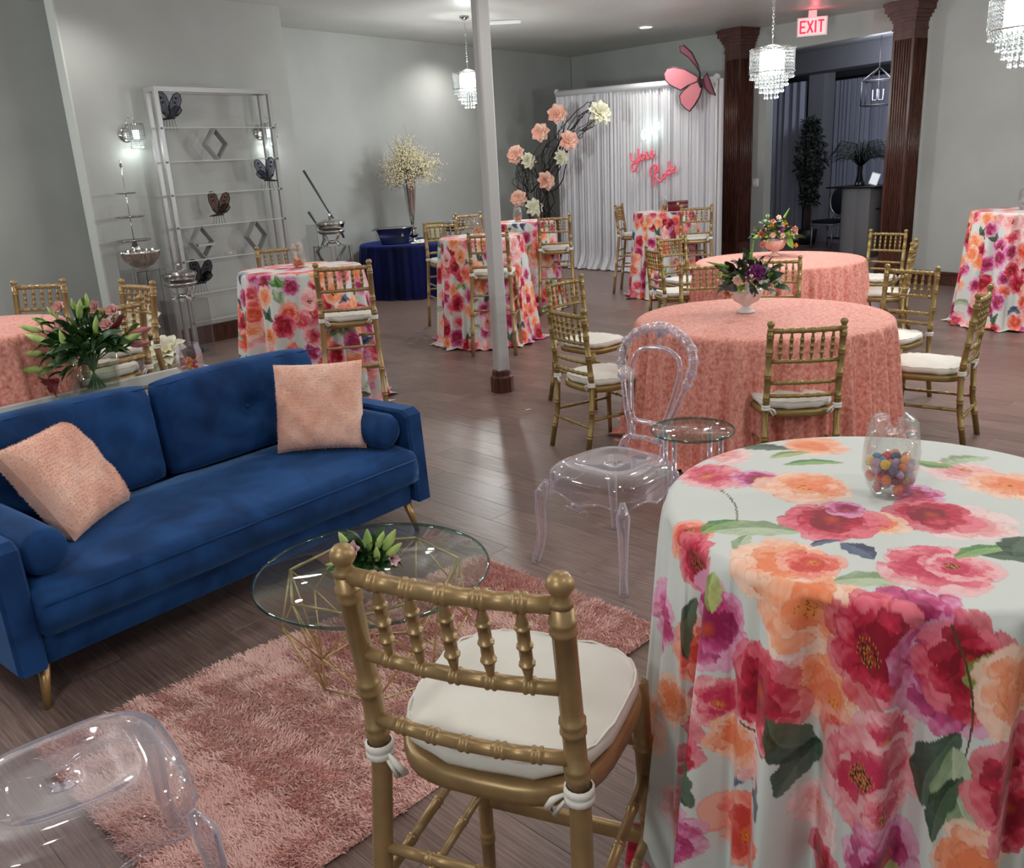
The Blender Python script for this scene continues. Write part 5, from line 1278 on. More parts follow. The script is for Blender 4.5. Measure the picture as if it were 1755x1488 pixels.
# table bouquets in footed bowls
m_purple = mat('purple_petal', srgb(.45, .12, .42), .6); m_orange = mat('orange_petal', srgb(.93, .58, .18), .6); m_dleaf = mat('dark_burgundy_leaf', srgb(.22, .17, .16), .5); m_dgreen = mat('deep_green_leaf', srgb(.12, .24, .12), .5); m_lime = mat('lime_leaf', srgb(.52, .68, .28), .5)
m_blushc = mat('blush_cream_petal', srgb(.92, .78, .68), .6); m_salm = mat('salmon_petal', srgb(.80, .42, .34), .6)
def arrangement(label, x, y, seed, leafs, bowlm, blooms, greens, lime):
    t = thing('flower_arrangement', label, 'bouquet', (x, y, .762), 0, 'flower arrangements in footed bowls')
    MB().lathe([(.0001, 0), (.055, 0), (.06, .008), (.045, .02), (.022, .035), (.03, .05), (.075, .075), (.098, .12), (.102, .155), (.096, .155), (.09, .12), (.0001, .11)], 48, rib=.03, nrib=24).build('footed_bowl', bowlm, t)
    rs_ = np.random.RandomState(seed); 
    for k in range(leafs):
        q = rs_.uniform(0, 6.28); el = rs_.uniform(-.15, 1.35); d = Vector((math.cos(q)*math.cos(el)*1.25, math.sin(q)*math.cos(el)*1.1, math.sin(el)*.9)); m_ = greens[rs_.randint(len(greens))]
        leaf(t, d*rs_.uniform(.06, .15)+Vector((0, 0, .17)), d+Vector(rs_.normal(0, .3, 3)), rs_.uniform(.06, .11), m_, wk=rs_.uniform(1.3, 2.2), roll=rs_.uniform(-1.2, 1.2))
    for (a, b, c, R_, m_, nm) in blooms:
        bloom(t, L3(a, b, c), L3(a*2, (b-.15)*2+.2, .8), R_, m_, m_, ((8, 1, .3), (8, .8, .8), (6, .55, 1.2), (4, .35, 1.6)) if R_ > .03 else ((6, 1, .5), (5, .7, 1.2)), nm, None, False, .38, seed+int(a*100)+50, .4)
    mb = MB()
    for k in range(45):
        q = rs_.uniform(0, 6.28); el = rs_.uniform(-.1, 1.3); d = Vector((math.cos(q)*math.cos(el)*1.2, math.sin(q)*math.cos(el), math.sin(el)*.9)); mb.ball(d*rs_.uniform(.13, .20)+Vector((0, 0, .17)), rs_.uniform(.005, .010), 6, 4)
    stuff(mb.build('berries', m_blushc, t))
    for (a, b, c, d_, L) in lime:
        mb = MB(); s0 = L3(a, b, c); dd_ = L3(*d_).normalized()
        for k in range(14): f = k/14; mb.ball(s0+dd_*L*f+Vector((0, 0, .02*f)), .013*(1-f*.7), 6, 4)
        mb.build('snapdragon_spike', m_lime, t)
arrangement('purple and dark-leaved bouquet in a white footed bowl on the nearer coral table', 1.52, 5.45, 5, 110, m_milk,
            [(.035, .26, .10, .060, m_purple, 'chrysanthemum'), (-.005, .25, .09, .035, m_purple, 'chrysanthemum'), (-.09, .22, .12, .035, m_blushc, 'rose'), (-.07, .17, .13, .028, m_lime, 'blossom'), (-.12, .16, .11, .03, m_cream, 'blossom'), (.05, .20, .13, .016, m_cream, 'blossom'), (.08, .20, .12, .016, m_cream, 'blossom'), (-.15, .19, .05, .03, m_blushc, 'blossom'), (.13, .23, .05, .03, m_lime, 'blossom'), (.16, .18, .04, .025, m_lime, 'blossom'), (-.14, .14, .10, .03, m_salm, 'blossom'), (.17, .11, .06, .024, m_salm, 'blossom'), (.08, .31, .03, .022, m_blushc, 'blossom')],
            [m_dgreen, m_dgreen, m_dleaf, m_leaf, m_dleaf], [(-.12, .29, 0, (-1, .15, 0), .14), (.02, .32, 0, (.15, 1, 0), .11), (-.12, .24, .04, (-1, .0, .1), .10)])
arrangement('orange and blush bouquet in a pink footed bowl on the farther coral table', 2.62, 8.45, 6, 100, mat('blush_ceramic', srgb(.88, .72, .68), .35),
            [(.015, .26, .10, .045, m_purple, 'chrysanthemum'), (.075, .29, .06, .032, m_orange, 'ranunculus'), (-.06, .29, .07, .026, m_orange, 'ranunculus'), (.17, .10, .08, .026, m_orange, 'ranunculus'), (-.06, .21, .12, .032, m_blushc, 'rose'), (.03, .20, .12, .030, m_blushc, 'rose'), (-.04, .33, .04, .028, m_salm, 'blossom'), (.02, .36, .02, .030, m_blushc, 'blossom'), (-.15, .22, .05, .036, m_salm, 'blossom'), (-.14, .12, .07, .032, m_salm, 'blossom'), (.17, .24, .04, .036, m_salm, 'blossom'), (.18, .19, .04, .036, m_blushc, 'blossom'), (-.08, .38, 0, .022, m_lime, 'blossom'), (.09, .18, .12, .02, m_lime, 'blossom'), (-.10, .15, .1, .02, m_lime, 'blossom')],
            [m_leaf, m_dgreen, m_leafl, m_lime], [(.08, .36, 0, (.6, .8, 0), .08), (-.16, .20, .03, (-1, .1, 0), .08)])
# ---------------------------------------------------------------- navy table: bowl, trumpet vase, frame, chafing dish, napkin
t = thing('oval_tub', 'silver oval wine tub on the navy table', 'tub', (-1.52, 12.78, .752), .1)
MB().lathe([(.0001, .0), (.17, .0), (.18, .02), (.20, .12), (.235, .205), (.27, .225), (.27, .232), (.225, .215), (.19, .12), (.16, .02), (.0001, .01)], 48, sx=1.1, sy=.72).build('tub', m_silver, t)
for s_ in (-1, 1): MB().tube([(s_*.27, -.04, .215), (s_*.32, 0, .205), (s_*.27, .04, .215)], .008, 8).build('handle', m_silver, t)
vx, vy = -1.28, 13.10; t = thing('branch_vase', 'tall silver trumpet vase with a cloud of pale blossom twigs on the navy table', 'vase', (vx, vy, .752))
MB().lathe([(.0001, 0), (.075, 0), (.08, .01), (.05, .03), (.035, .05), (.075, .09), (.078, .10), (.03, .13), (.045, .17), (.02, .22), (.028, .26), (.06, .50), (.105, .93), (.115, .96), (.108, .96), (.05, .5), (.0001, .3)], 40).build('vase', m_silver, t)
rs_ = np.random.RandomState(31); tw = MB(); bl = MB(); m_blos = mat('pale_blossom', srgb(.86, .82, .68), .8)
nblos = []
for k in range(150):
    q = rs_.uniform(0, 6.28); el = rs_.uniform(.0, 1.45); Lb = rs_.uniform(.30, .52); d = Vector((math.cos(q)*math.cos(el), math.sin(q)*math.cos(el), math.sin(el)*.85)).normalized()
    p0 = Vector((0, 0, .92)); droop = Vector((0, 0, -.10*(1-d.z))); pts_ = [p0, p0+d*Lb*.35, p0+d*Lb*.7+droop*.3, p0+d*Lb+droop+Vector(rs_.normal(0, .03, 3)), p0+d*Lb*1.15+droop*1.8+Vector(rs_.normal(0, .05, 3))]
    tw.tube(pts_, [.003, .0025, .002, .0015, .001], 4)
    for j in range(24):
        f = rs_.uniform(.50, 1.0); a = p0.lerp(pts_[3], f)+Vector(rs_.normal(0, .040, 3)); bl.lathe([(.0001, -.008), (.009, 0), (.0001, .010)], 5, a)
stuff(tw.build('twigs', mat('pale_twig', (.16, .12, .09, 1), .8), t)); stuff(bl.build('blossoms', m_blos, t))
m_creamf = mat('cream_frame', srgb(.80, .78, .62), .5)
t = thing('picture_easel', 'cream framed card leaning on the navy table behind the bar stool', 'picture frame', (-.95, 12.95, .752), .15)
for (cx, cz, w, h) in ((0, .17, .34, .03), (0, .39, .34, .02), (-.16, .28, .02, .24), (.16, .28, .02, .24)): MB().box((cx, 0, cz-.14), (w, .03, h), Matrix.Rotation(.15, 3, 'X')).build('frame_bar', m_gold, t, False)
MB().box((0, .01, .14), (.30, .01, .22), Matrix.Rotation(.15, 3, 'X')).build('card', m_creamf, t, False); MB().box((.03, -.03, .12), (.26, .02, .20), Matrix.Rotation(.3, 3, 'X')).build('booklet', mat('ivory_card', srgb(.88, .87, .72), .6), t, False)
chafing('dark silver chafing dish at the right end of the navy table', -.66, 12.92, .752, .95)
t = thing('napkin', 'folded white napkin on the front edge of the navy table', 'napkin', (-1.18, 12.55, .754), .3)
for k in range(3): mb = MB(); pillow_mesh(mb, .20-.04*k, .10-.015*k, .028, 10, 1, .5, .004, k, Matrix.Rotation(.3*k, 3, 'Z')); o = mb.build('fold', m_tie, t); o.location = (.03*k, .01*k, .014+.014*k)

# ---------------------------------------------------------------- white backdrop curtain on a pipe
def drape(mb, p0, p1, z0, z1t, nf, amp, hem=0, nu=None, seed=0, nz=14, gather=.35, z1b=None):
    rs_ = np.random.RandomState(seed); nu = nu or nf*8; d = (p1-p0); L = d.length; d = d/L; nn = Vector((d.y, -d.x)); ph = rs_.uniform(0, 6, 8); vs = []; fs = []
    for j in range(nz+1):
        v = j/nz
        for i in range(nu+1):
            u = i/nu; f = math.sin(2*PI*nf*u+1.2*math.sin(7*u+ph[0])+.8*math.sin(17*u+ph[1]))+.5*math.sin(2*PI*nf*1.7*u+ph[2]); a = amp*(gather+(1-gather)*v)*(1+.4*math.sin(5*u+ph[3]))
            z1 = z1t+(z1b-z1t)*u if z1b is not None else z1t
            zz = z1+(z0-z1)*v; off = a*f+hem*max(0, v-.93)/.07*(1+.5*math.sin(23*u)); p = p0+d*(u*L+.012*math.sin(9*u*nf+v))+nn*off
            vs.append((p.x, p.y, zz+.01*(v > .99)))
    for j in range(nz):
        for i in range(nu): a = j*(nu+1)+i; fs.append((a, a+1, a+nu+2, a+nu+1))
    return mb.add(vs, fs)
m_sheer = mat('white_sheer_drape', (.70, .70, .74, 1), .85); 
cv0 = Vector((1.06, 15.36)); cv1 = Vector((3.12, 12.92)); cd = (cv1-cv0).normalized(); cn_ = Vector((cd.y, -cd.x))
t = thing('backdrop_curtain', 'white gathered fabric backdrop hanging from a pipe in the far corner', 'curtain', (0, 0, 0))
names = [(0, .27), (.26, .51), (.50, .76), (.75, 1.0)]
for k, (a, b) in enumerate(names):
    mb = MB(); drape(mb, cv0+(cv1-cv0)*a, cv0+(cv1-cv0)*b+(cd*.10 if k == 3 else cd*0), .008, 2.84-.11*a, 13, .026, .10, 150, 5+k, 22, .45, 2.84-.11*b); mb.build('curtain_panel', m_sheer, t)
MB().tube([Vector((cv0.x, cv0.y, 2.83)), Vector((cv1.x, cv1.y, 2.72))], .05, 10).build('header_sleeve', m_sheer, t)
for p, h in ((cv0, 2.86), (cv1, 2.76)):
    MB().tube([(p.x, p.y, 0), (p.x, p.y, h)], .02, 8).build('pole', m_whitep, t); MB().ball((p.x, p.y, h), .045, 10, 6).build('finial', m_sheer, t)
def cpt(a, b, o=.10):
    """a, b: metres along the curtain and up, measured from the middle sign"""
    p = Vector((2.38, 13.79))+cd*a+cn_*o; return Vector((p.x, p.y, 2.14+b))
def px(x, y, o=.10): return cpt((x-1120)/85.0, (222-y)/105.0-(x-1120)/85.0*.085, o)
# neon signs: crop coordinates (11.45 px per photo px, origin 1070,190)
def cr(x, y, o=.09): return px(1070+x/11.45, 190+y/11.45, o)
def neon(name, label, paths, m, r, back=True):
    t = thing(name, label, 'sign', (0, 0, 0))
    for P_ in paths:
        pts_ = [Vector(cr(*p)) for p in P_]; out = []
        for i in range(len(pts_)-1):
            p0, p1, p2, p3 = pts_[max(i-1, 0)], pts_[i], pts_[i+1], pts_[min(i+2, len(pts_)-1)]
            for k in range(5): u = k/5; out.append(.5*((2*p1)+(-p0+p2)*u+(2*p0-5*p1+4*p2-p3)*u*u+(-p0+3*p1-3*p2+p3)*u**3))
        out.append(pts_[-1]); MB().tube(out, r, 6).build('letter', m, t)
    return t
m_neonp = emis('pink_neon_added_glow', (1, .10, .20, 1), .12); bsdf(m_neonp).inputs['Base Color'].default_value = srgb(.95, .45, .52)  # unlit tubes with a faint glow put into their colour
m_neonw = emis('white_neon', (.80, 1, .90, 1), 4)
neon('neon_sign', 'pink neon lettering reading You on the white curtain', [[(215, 780), (220, 880), (255, 930), (310, 915), (350, 850), (365, 690)], [(365, 690), (350, 880), (330, 1020), (285, 1095), (245, 1100), (225, 1040), (250, 980), (330, 940), (390, 900)], [(440, 790), (405, 830), (410, 880), (450, 890), (480, 850), (465, 800), (440, 790), (520, 800)], [(525, 740), (520, 830), (545, 870), (590, 840), (615, 700), (605, 820), (630, 850), (665, 770)]], m_neonp, .018)
neon('neon_sign', 'pink neon lettering reading Rock on the white curtain', [[(640, 1350), (650, 1230), (680, 1080), (700, 990)], [(590, 1180), (585, 1080), (630, 990), (700, 965), (735, 1010), (725, 1080), (670, 1140), (720, 1210), (770, 1250), (820, 1210)], [(850, 1110), (820, 1150), (830, 1190), (865, 1180), (880, 1130), (850, 1110), (900, 1100)], [(940, 1040), (905, 1050), (905, 1110), (945, 1110), (975, 1070)], [(935, 890), (965, 1000), (995, 1100)], [(1045, 960), (1040, 1010), (975, 1040), (1040, 1075)]], m_neonp, .018)
neon('neon_sign', 'glowing green-white neon word above the pink neon lettering', [[(520, 375), (465, 380), (440, 450), (450, 520), (490, 510), (535, 450)], [(530, 350), (535, 470), (560, 400), (590, 380), (590, 450)], [(590, 440), (640, 370), (610, 350), (610, 420), (650, 410)], [(650, 405), (690, 330), (660, 310), (665, 380), (700, 360)], [(690, 260), (690, 360), (715, 290), (750, 245)], [(750, 250), (715, 275), (735, 310), (730, 360), (690, 370)]], m_neonw, .016)
q_ = cr(590, 390, .22); lamp('POINT', q_, 1.2, (.55, 1, .75), .10)

# pink butterfly on the curtain corner
m_pw = mat('pink_butterfly_wing', srgb(.80, .46, .51), .6); m_pw2 = mat('dusk_pink_wing', srgb(.55, .28, .36), .6); m_bedge = mat('dark_wing_edge', srgb(.22, .13, .15), .6)
t = thing('giant_butterfly', 'large pink paper butterfly perched on the top right corner of the white curtain', 'butterfly', (0, 0, 0))
def pwing(P_, m_, k):
    pts_ = [Vector(px(860+x/3.72, 80+y/3.72, .16+k*(y-250)/900.0+.0)) for x, y in P_]; n = len(pts_); off = Vector((cn_.x, cn_.y, 0))*.006
    w = MB().add([p+off for p in pts_]+[p-off for p in pts_], [tuple(range(n)), tuple(range(2*n-1, n-1, -1))]+[(i, n+i, n+(i+1) % n, (i+1) % n) for i in range(n)]).build('wing', m_, t, False)
    mb = MB(); mb.tube(pts_, .011, 6, closed=True); mb.build('wing_edge', m_bedge, w)
    mb = MB()
    for p in pts_[2:-1:2]: mb.tube([pts_[0], pts_[0].lerp(p, .9)], .004, 4)
    mb.build('vein', m_pw2, w)
pwing([(1285, 262), (1240, 235), (1190, 208), (1130, 195), (1090, 202), (1075, 230), (1085, 262), (1110, 285), (1140, 300), (1175, 315), (1215, 290), (1270, 270)], m_pw, .2)
pwing([(1285, 268), (1230, 285), (1190, 318), (1170, 345), (1180, 385), (1205, 410), (1230, 425), (1255, 395), (1280, 350), (1292, 300)], m_pw, .2)
pwing([(1280, 235), (1270, 190), (1245, 130), (1205, 90), (1182, 92), (1185, 120), (1225, 150), (1260, 190)], m_pw2, -.4)
pwing([(1290, 262), (1315, 232), (1325, 262), (1350, 345), (1320, 330), (1295, 300)], m_pw2, -.4)
MB().tube([px(860+1285/3.72, 80+225/3.72, .2), px(860+1284/3.72, 80+265/3.72, .22), px(860+1292/3.72, 80+305/3.72, .2)], [.012, .028, .015], 8).build('body', m_bedge, t)

# branch arch with paper flowers
t = thing('branch_arch', 'arch of dark curly branches with peach and cream paper flowers before the white curtain', 'branch arch', (0, 0, 0))
rs_ = np.random.RandomState(77)
def br(P_, r0, n=3, spread=.05, name='branch'):
    for k in range(n):
        pts_ = []
        for i, (x, y) in enumerate(P_):
            p = Vector(px(x, y, .45)); pts_.append(p+Vector(rs_.normal(0, spread if 0 < i else .01, 3)))
        out = []
        for i in range(len(pts_)-1):
            p0_, p1_, p2_, p3_ = pts_[max(i-1, 0)], pts_[i], pts_[i+1], pts_[min(i+2, len(pts_)-1)]
            for u in (0, .2, .4, .6, .8): out.append(.5*((2*p1_)+(-p0_+p2_)*u+(2*p0_-5*p1_+4*p2_-p3_)*u*u+(-p0_+3*p1_-3*p2_+p3_)*u**3)+Vector(rs_.normal(0, .007, 3)))
        out.append(pts_[-1]); m_ = len(out); MB().tube(out, [r0*.8*(1-.8*i/m_)+.003 for i in range(m_)], 5).build(name, m_twig, t)
br([(946, 438), (950, 400), (957, 350), (960, 310), (975, 280), (990, 250), (1005, 220)], .016, 5, .08); br([(946, 438), (948, 380), (950, 330), (953, 290), (962, 262), (975, 240)], .014, 4, .08)
br([(958, 330), (975, 300), (990, 270), (1010, 245), (1030, 225), (1055, 205)], .010, 4, .07); br([(945, 438), (930, 400), (920, 365), (915, 330), (918, 300), (920, 280)], .012, 4, .07); br([(920, 330), (905, 310), (900, 290), (905, 275)], .006, 4, .08); br([(925, 330), (935, 310), (950, 290)], .006, 4, .08)
br([(985, 250), (1005, 225), (1030, 200), (1060, 185)], .008, 5, .08); br([(960, 300), (970, 260), (985, 230), (995, 205)], .008, 4, .07); br([(955, 320), (945, 285), (950, 255), (960, 235)], .007, 3, .08); br([(965, 300), (960, 340), (962, 380), (950, 430)], .010, 3, .05)
br([(905, 330), (893, 320), (900, 300), (912, 305)], .004, 3, .06); br([(1030, 225), (1050, 215), (1062, 205), (1048, 190)], .004, 4, .08)
MB().lathe([(.0001, 0), (.20, 0), (.20, .02), (.05, .05), (.03, .12)], 20, (px(946, 438, .45).x, px(946, 438, .45).y, 0)).build('base', m_twig, t)
tc_ = Vector((-.12, -1, .1))
for (x, y, pk, R_, nx) in ((1000, 200, 1, .17, 0), (966, 230, 1, .165, -.3), (1077, 198, 0, .20, .3), (1020, 241, 1, .17, .2), (913, 268, 1, .17, -.4), (938, 277, 0, .15, .3), (1004, 268, 0, .14, .4), (972, 308, 1, .17, .4), (914, 342, 1, .155, -.2), (946, 354, 0, .165, .1)):
    c_ = px(x, y, .62); bloom(t, c_, (nx, -.9, .25), R_, m_peachp if pk else m_cream, m_pcen if pk else m_ycen, ((7, 1, .10), (7, .92, .45), (6, .78, .8), (5, .58, 1.15), (4, .4, 1.6)) if pk else ((9, 1, .1), (9, .85, .45), (7, .65, .85), (5, .45, 1.3)), 'flower', 'peach paper flower' if pk else 'cream paper flower', True, .40 if pk else .28, x, .5 if pk else .15)

# dark red box
t = thing('gift_box', 'dark red box on the floral table in front of the white curtain', 'box', (2.28, 11.42, 1.072), -.2); m_rbox = mat('dark_red_leather', srgb(.38, .05, .09), .4)
MB().box((0, 0, .045), (.25, .17, .09), bev=.006).build('body', m_rbox, t); MB().box((0, 0, .105), (.256, .176, .032), bev=.006).build('lid', m_rbox, t); MB().box((0, -.09, .09), (.03, .006, .03)).build('clasp', m_brass, t, False)
t = thing('paper_scrap', 'small white paper scrap lying on the dark floor right of the post', 'paper', (*[.13, 6.18], .004), .5); MB().box((0, 0, 0), (.045, .016, .003)).build('scrap', m_whitep, t, False)

# ---------------------------------------------------------------- crystal chandeliers and wall sconces
m_glow = emis('lit_diffuser', (.97, 1, .98, 1), 7); m_glow2 = emis('sconce_diffuser', (.92, 1, .95, 1), 2.2); m_crys = mat('lit_crystal', (.55, .58, .58, 1), .05, 0, Transmission_Weight=.75, IOR=1.5)
def drops(mb, r, z0, z1, n, size=.012, step=.026, tear=True):
    for i in range(n):
        q = 2*PI*i/n; x, y = r*math.cos(q), r*math.sin(q); z = z0
        while z > z1: mb.lathe([(.0001, -size), (size*.75, 0), (.0001, size)], 6, (x, y, z)); z -= step
        if tear: mb.lathe([(.0001, -.026), (.009, -.016), (.0001, .010)], 6, (x, y, z))
    return mb
def chandelier(label, x, y, zc, zt):
    """zt: top of the drum"""
    t = thing('crystal_chandelier', label, 'chandelier', (x, y, 0), 0, 'crystal drum chandeliers')
    MB().lathe([(.06, zc-.002), (.065, zc-.015), (.03, zc-.04), (.0001, zc-.045)], 24).build('canopy', m_silver, t)
    mb = MB(); z = zc-.045
    k = 0
    while z > zt+.13:
        R_ = Matrix.Rotation(PI/2*(k % 2), 3, 'Z'); mb.tube([R_ @ Vector((.010*math.cos(a), 0, .019*math.sin(a)))+Vector((0, 0, z-.015)) for a in [i*PI/4 for i in range(8)]], .0028, 5, closed=True); z -= .030; k += 1
    mb.build('chain', m_silver, t)
    MB().tube([(0, 0, zt+.15), (0, 0, zt-.02)], .006, 8).build('stem', m_silver, t); MB().lathe([(.07, zt+.02), (.075, zt+.028), (.02, zt+.035)], 24).build('hub', m_silver, t)
    for z in (zt, zt-.20):
        MB().tube([(.20*math.cos(i*PI/20), .20*math.sin(i*PI/20), z) for i in range(40)], .006, 6, closed=True).build('frame_ring', m_silver, t)
    for i in range(4): q = i*PI/2; MB().tube([(0, 0, zt), (.20*math.cos(q), .20*math.sin(q), zt)], .004, 6).build('arm', m_silver, t)
    MB().lathe([(.105, zt-.215), (.11, zt-.20), (.11, zt-.03), (.105, zt-.02)], 32).build('diffuser', m_glow, t)
    mb = MB()
    for i in range(44):
        q = 2*PI*i/44
        for j in range(7):
            z = zt-.018-j*.028; a_ = q+(j % 2)*PI/44
            mb.tube([(.2*math.cos(a_)+.0, .2*math.sin(a_), z+.012), (.2*math.cos(a_+.06), .2*math.sin(a_+.06), z), (.2*math.cos(a_), .2*math.sin(a_), z-.012), (.2*math.cos(a_-.06), .2*math.sin(a_-.06), z)], .0028, 4, closed=True)
    stuff(mb.build('crystal_lattice', m_crys, t))
    for r_, z0, z1, n in ((.195, zt-.205, zt-.225, 40), (.145, zt-.22, zt-.29, 30), (.105, zt-.22, zt-.345, 22), (.06, zt-.22, zt-.40, 10)):
        mb = MB(); drops(mb, r_, z0, z1, n); stuff(mb.build('crystal_drops', m_crys, t))
    lamp('POINT', (x, y, zt-.50), 75, (.97, 1, .98), .09)
    lamp('POINT', (x, y, zt+.09), 22, (.97, 1, .98), .06)
    return t
chandelier('lit crystal chandelier hanging left of the white support post', -.30, 11.95, ceil_z(-.30, 11.95), 2.90)
chandelier('lit crystal chandelier hanging between the two dark red columns', 2.58, 8.59, ceil_z(2.58, 8.59), 2.62)
chandelier('lit crystal chandelier cut off by the upper right corner', 3.44, 6.08, ceil_z(3.44, 6.08), 2.59)
def sconce(label, s, z=2.24):
    p = P0+dP*s+nP*.005; t = thing('wall_sconce', label, 'sconce', (p.x, p.y, z), rzf, 'crystal wall sconces')
    MB().lathe([(.075, 0), (.075, .012), (.05, .02), (.0001, .022)], 28, (-.03, 0, 0), mat=Matrix.Rotation(PI/2, 3, 'X')).build('backplate', m_silver, t)
    MB().tube([(-.03, -.02, .03), (-.03, -.05, .14), (0, -.09, .18), (.02, -.11, .15), (.02, -.11, .10)], .005, 8).build('arm', m_silver, t)
    MB().tube([(.02+.085*math.cos(i*PI/12), -.11+.085*math.sin(i*PI/12), .10) for i in range(24)], .005, 6, closed=True).build('frame_ring', m_silver, t)
    MB().lathe([(.030, -.045), (.032, .04)], 20, (.02, -.11, 0), cap=False).build('diffuser', m_glow2, t)
    mb = MB(); drops(mb, .085, .085, -.06, 24, .010, .02, False); drops(mb, .062, -.05, -.10, 16, .009, .02); 
    stuff(mb.build('crystal_drops', m_crys, t)) if False else stuff(MB().add([Vector(v)+Vector((.02, -.11, 0)) for v in mb.v], mb.f).build('crystal_drops', m_crys, t))
    q = p+nP*.15; lamp('POINT', (q.x, q.y, z-.13), 2.4, (.90, 1, .93), .03)
sconce('lit crystal wall sconce left of the metal display frame', .50); sconce('lit crystal wall sconce half behind the right post of the display frame', 2.10)

# ---------------------------------------------------------------- dim back room seen through the doorway
def Bk(s, d, z=0): p = W0+dR*s-nR*d; return Vector((p.x, p.y, z))
rb = math.atan2(dR.y, dR.x)
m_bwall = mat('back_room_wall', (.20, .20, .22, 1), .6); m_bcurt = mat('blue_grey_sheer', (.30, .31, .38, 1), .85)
bb = MB()
def bslab(mb, a, b, z0, z1, th=.1):
    d = (b-a).normalized(); n = Vector((d.y, -d.x, 0))*th; P_ = [a, b, b-n, a-n]; mb.add([(p.x, p.y, z) for z in (z0, z1) for p in P_], [(0, 3, 2, 1), (4, 5, 6, 7)]+[(i, (i+1) % 4, 4+(i+1) % 4, 4+i) for i in range(4)])
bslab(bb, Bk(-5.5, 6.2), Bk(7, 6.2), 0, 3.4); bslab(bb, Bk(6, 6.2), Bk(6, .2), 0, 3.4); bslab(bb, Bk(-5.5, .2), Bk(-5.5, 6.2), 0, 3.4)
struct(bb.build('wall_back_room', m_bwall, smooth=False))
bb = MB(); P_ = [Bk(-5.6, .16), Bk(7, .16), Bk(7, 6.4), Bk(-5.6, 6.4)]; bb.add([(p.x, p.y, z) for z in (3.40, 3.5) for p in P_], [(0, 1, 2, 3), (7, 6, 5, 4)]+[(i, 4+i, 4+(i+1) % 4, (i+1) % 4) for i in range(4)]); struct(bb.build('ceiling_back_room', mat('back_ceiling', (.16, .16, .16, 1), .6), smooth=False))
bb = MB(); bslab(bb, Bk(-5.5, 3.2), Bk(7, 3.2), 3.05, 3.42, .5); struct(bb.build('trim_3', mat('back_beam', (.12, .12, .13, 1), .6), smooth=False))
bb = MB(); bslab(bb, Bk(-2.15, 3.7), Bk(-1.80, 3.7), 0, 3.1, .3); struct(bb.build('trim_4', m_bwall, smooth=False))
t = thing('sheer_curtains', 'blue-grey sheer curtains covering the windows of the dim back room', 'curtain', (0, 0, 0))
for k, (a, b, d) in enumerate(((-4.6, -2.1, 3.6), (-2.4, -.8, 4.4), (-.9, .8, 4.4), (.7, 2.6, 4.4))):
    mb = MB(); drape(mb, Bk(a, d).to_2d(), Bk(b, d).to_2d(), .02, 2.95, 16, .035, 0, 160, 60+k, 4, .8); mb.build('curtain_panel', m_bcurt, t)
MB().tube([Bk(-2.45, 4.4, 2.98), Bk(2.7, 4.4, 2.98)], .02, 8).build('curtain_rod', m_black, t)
# dark plants
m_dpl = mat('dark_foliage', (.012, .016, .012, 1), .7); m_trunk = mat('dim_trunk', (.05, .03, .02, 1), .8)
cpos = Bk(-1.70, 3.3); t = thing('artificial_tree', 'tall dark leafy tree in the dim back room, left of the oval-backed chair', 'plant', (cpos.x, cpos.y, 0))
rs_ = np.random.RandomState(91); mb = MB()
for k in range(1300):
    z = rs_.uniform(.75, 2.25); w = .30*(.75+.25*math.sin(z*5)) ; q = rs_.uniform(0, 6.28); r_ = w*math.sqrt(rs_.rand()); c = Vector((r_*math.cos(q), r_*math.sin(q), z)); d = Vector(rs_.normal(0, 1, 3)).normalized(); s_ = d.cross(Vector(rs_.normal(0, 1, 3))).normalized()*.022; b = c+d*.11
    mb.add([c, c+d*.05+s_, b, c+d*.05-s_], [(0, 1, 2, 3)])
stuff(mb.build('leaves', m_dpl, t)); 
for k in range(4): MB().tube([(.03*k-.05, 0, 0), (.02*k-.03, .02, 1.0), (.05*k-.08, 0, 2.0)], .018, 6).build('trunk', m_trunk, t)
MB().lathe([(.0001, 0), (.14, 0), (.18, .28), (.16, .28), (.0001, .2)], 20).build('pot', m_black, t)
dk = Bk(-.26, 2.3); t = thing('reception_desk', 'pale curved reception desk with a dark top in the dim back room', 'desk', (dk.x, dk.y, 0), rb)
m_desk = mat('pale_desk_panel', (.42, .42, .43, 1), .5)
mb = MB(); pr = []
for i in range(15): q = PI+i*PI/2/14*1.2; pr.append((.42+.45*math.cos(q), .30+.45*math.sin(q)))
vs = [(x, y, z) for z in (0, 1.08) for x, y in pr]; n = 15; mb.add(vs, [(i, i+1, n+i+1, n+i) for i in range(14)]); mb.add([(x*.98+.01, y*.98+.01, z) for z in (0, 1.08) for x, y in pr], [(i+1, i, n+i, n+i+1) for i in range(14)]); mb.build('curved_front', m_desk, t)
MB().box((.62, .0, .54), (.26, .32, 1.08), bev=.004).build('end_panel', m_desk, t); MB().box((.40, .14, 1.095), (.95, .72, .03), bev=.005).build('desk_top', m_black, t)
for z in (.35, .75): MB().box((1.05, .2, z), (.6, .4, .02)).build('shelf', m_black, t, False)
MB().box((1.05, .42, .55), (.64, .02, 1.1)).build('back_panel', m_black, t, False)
for k in range(6):
    o = MB().box((0, 0, .12), (.025, .17, .24-.02*(k % 3))).build('binder', [m_black, m_dia, m_desk][k % 3], None, False); p = dk+(dR*(.92+.045*k)).to_3d()-(nR*.2).to_3d(); o.location = (p.x, p.y, .762); o.rotation_euler = (0, .06*(k % 2), rb); tag(o, '%s of the six dim folders standing on the reception desk shelf' % ['leftmost', 'second from left', 'third from left', 'third from right', 'second from right', 'rightmost'][k], 'binder', 'folders on the desk shelf')
def dpt(x, y, z): p = dk+(dR*x).to_3d()-(nR*y).to_3d(); return (p.x, p.y, z)
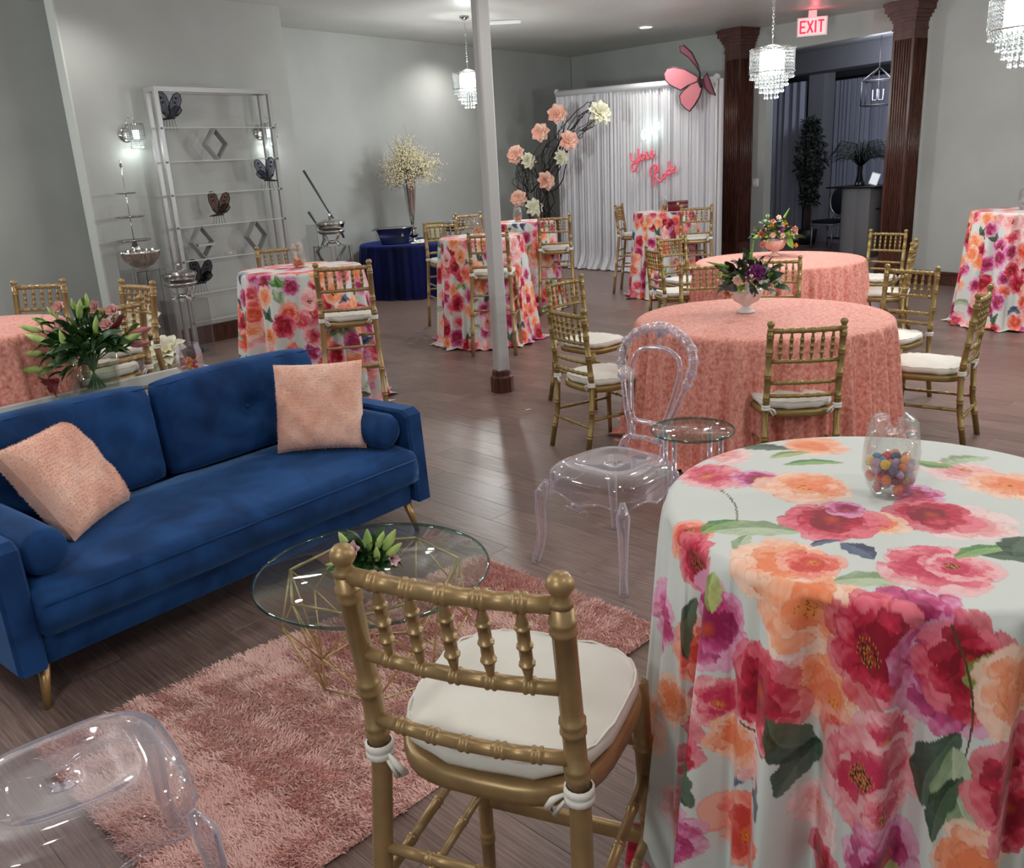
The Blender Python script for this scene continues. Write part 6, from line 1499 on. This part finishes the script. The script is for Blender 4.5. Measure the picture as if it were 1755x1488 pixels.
t = thing('grass_vase', 'dark vase of arching grass fronds on the reception desk', 'plant', dpt(.22, .25, 1.112)); MB().lathe([(.0001, 0), (.05, 0), (.06, .06), (.035, .20), (.045, .30), (.04, .30), (.0001, .1)], 20).build('vase', m_black, t)
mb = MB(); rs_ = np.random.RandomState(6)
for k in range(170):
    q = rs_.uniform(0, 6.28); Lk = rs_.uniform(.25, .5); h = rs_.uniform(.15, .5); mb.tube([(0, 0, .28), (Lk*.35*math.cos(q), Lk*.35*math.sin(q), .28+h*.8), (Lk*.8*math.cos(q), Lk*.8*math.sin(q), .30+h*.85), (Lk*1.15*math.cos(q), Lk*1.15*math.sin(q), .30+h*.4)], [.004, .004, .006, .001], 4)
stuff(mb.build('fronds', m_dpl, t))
t = thing('desk_clock', 'small dark desk display with pale marks on the reception desk', 'clock', dpt(.40, .02, 1.112), rb); MB().box((0, 0, .035), (.16, .05, .07), bev=.006).build('body', m_black, t)
for x in (-.03, .03): MB().box((x, -.027, .035), (.028, .003, .03)).build('mark', mat('pale_mark', (.5, .5, .5, 1), .5), t, False)
t = thing('tablet', 'bright tilted tablet standing on the reception desk', 'tablet', dpt(.62, .10, 1.112), rb+.5); MB().box((0, 0, .10), (.14, .01, .20), Matrix.Rotation(.3, 3, 'Y')).build('case', m_whitep, t, False); MB().box((0, -.007, .10), (.12, .003, .17), Matrix.Rotation(.3, 3, 'Y')).build('screen', emis('screen', (.9, .95, 1, 1), .8), t, False)
t = thing('black_bag', 'dark bag lying on the back of the reception desk', 'bag', dpt(1.0, .25, 1.112), rb); mb = MB(); pillow_mesh(mb, .32, .22, .12, 10, 1, .5, .01, 2, Matrix.Rotation(PI/2, 3, 'X')); o = mb.build('body', m_black, t); o.location = (0, 0, .11); MB().tube([(-.08, 0, .2), (-.05, 0, .28), (.05, 0, .28), (.08, 0, .2)], .008, 6).build('handle', m_black, t)
# oval-back chair
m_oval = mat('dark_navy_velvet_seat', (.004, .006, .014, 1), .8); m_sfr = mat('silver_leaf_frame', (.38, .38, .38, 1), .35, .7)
def oval_chair(label, p, rz, frm, seatm, sc=1):
    t = thing('oval_back_chair', label, 'chair', (p.x, p.y, 0), rz, None, sc)
    MB().box((0, 0, .47), (.48, .46, .07), bev=.03).build('seat', seatm, t); MB().box((0, 0, .425), (.50, .48, .04), bev=.008).build('seat_frame', frm, t)
    for x in (-.22, .22):
        for y in (-.21, .21): MB().tube([(x, y, .41), (x*1.02, y*1.05, 0)], [.020, .011], 10).build('leg', frm, t)
    mb = MB(); mb.tube([(.20*math.cos(i*PI/16), .23, .80+.25*math.sin(i*PI/16)) for i in range(32)], .022, 8, closed=True); mb.build('back_frame', frm, t)
    MB().lathe([(.0001, -.02), (.17, -.012), (.19, 0), (.17, .012), (.0001, .02)], 32, (0, .23, .80), 1, 1.28, mat=Matrix.Rotation(PI/2, 3, 'X') ).build('back_pad', seatm, t)
    for x in (-.13, .13): MB().tube([(x, .22, .44), (x*.9, .23, .62)], .016, 8).build('back_post', frm, t)
oc = Bk(-.95, 3.0); oval_chair('silver-framed oval-back chair with dark velvet in the dim back room', oc, rb, m_sfr, m_oval)
oc = Bk(-2.9, 2.9); oval_chair('clear ghost chair with dark oval back pad at the left of the dim back room', oc, rb+.4, m_acryl, m_oval, .95)
# lantern pendant
lp = Bk(.17, 2.6); t = thing('lantern_pendant', 'unlit iron lantern pendant in the dim back room', 'pendant lamp', (lp.x, lp.y, 0), rb+.5)
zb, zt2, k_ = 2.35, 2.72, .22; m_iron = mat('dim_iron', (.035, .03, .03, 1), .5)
for z in (zb, zt2):
    for a, b in (((-k_, -k_), (k_, -k_)), ((k_, -k_), (k_, k_)), ((k_, k_), (-k_, k_)), ((-k_, k_), (-k_, -k_))): MB().tube([(a[0], a[1], z), (b[0], b[1], z)], .010, 6).build('bar', m_iron, t)
for a in (-k_, k_):
    for b in (-k_, k_): MB().tube([(a, b, zb), (a, b, zt2)], .010, 6).build('bar', m_iron, t); MB().tube([(a, b, zt2), (a*.4, b*.4, zt2+.12), (0, 0, zt2+.20)], .009, 6).build('arm', m_iron, t)
MB().tube([(0, 0, zt2+.2), (0, 0, 3.38)], .006, 6).build('chain', m_iron, t); MB().tube([(0, 0, zt2+.15), (0, 0, zb+.06)], .008, 6).build('stem', m_iron, t)
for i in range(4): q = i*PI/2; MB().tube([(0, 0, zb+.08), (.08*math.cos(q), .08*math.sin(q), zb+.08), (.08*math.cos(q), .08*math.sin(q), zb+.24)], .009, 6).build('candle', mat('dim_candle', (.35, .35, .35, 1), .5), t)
rl = Bk(.80, 1.6); t = thing('recessed_light', 'unlit recessed ceiling light in the dim back room', 'ceiling light', (rl.x, rl.y, 3.40)); recessed(t, emis('dim_disc', (.9, .9, 1, 1), .35))
lamp('POINT', Bk(.5, 2.2, 2.9), 120, (.8, .85, 1), .2)
t = thing('wall_picture', 'narrow dark picture on the side wall of the dim back room', 'picture', Bk(-3.4, 3.35, 1.9), rb); MB().box((0, 0, 0), (.25, .04, .8)).build('panel', mat('dim_picture', (.06, .05, .08, 1), .5), t, False)
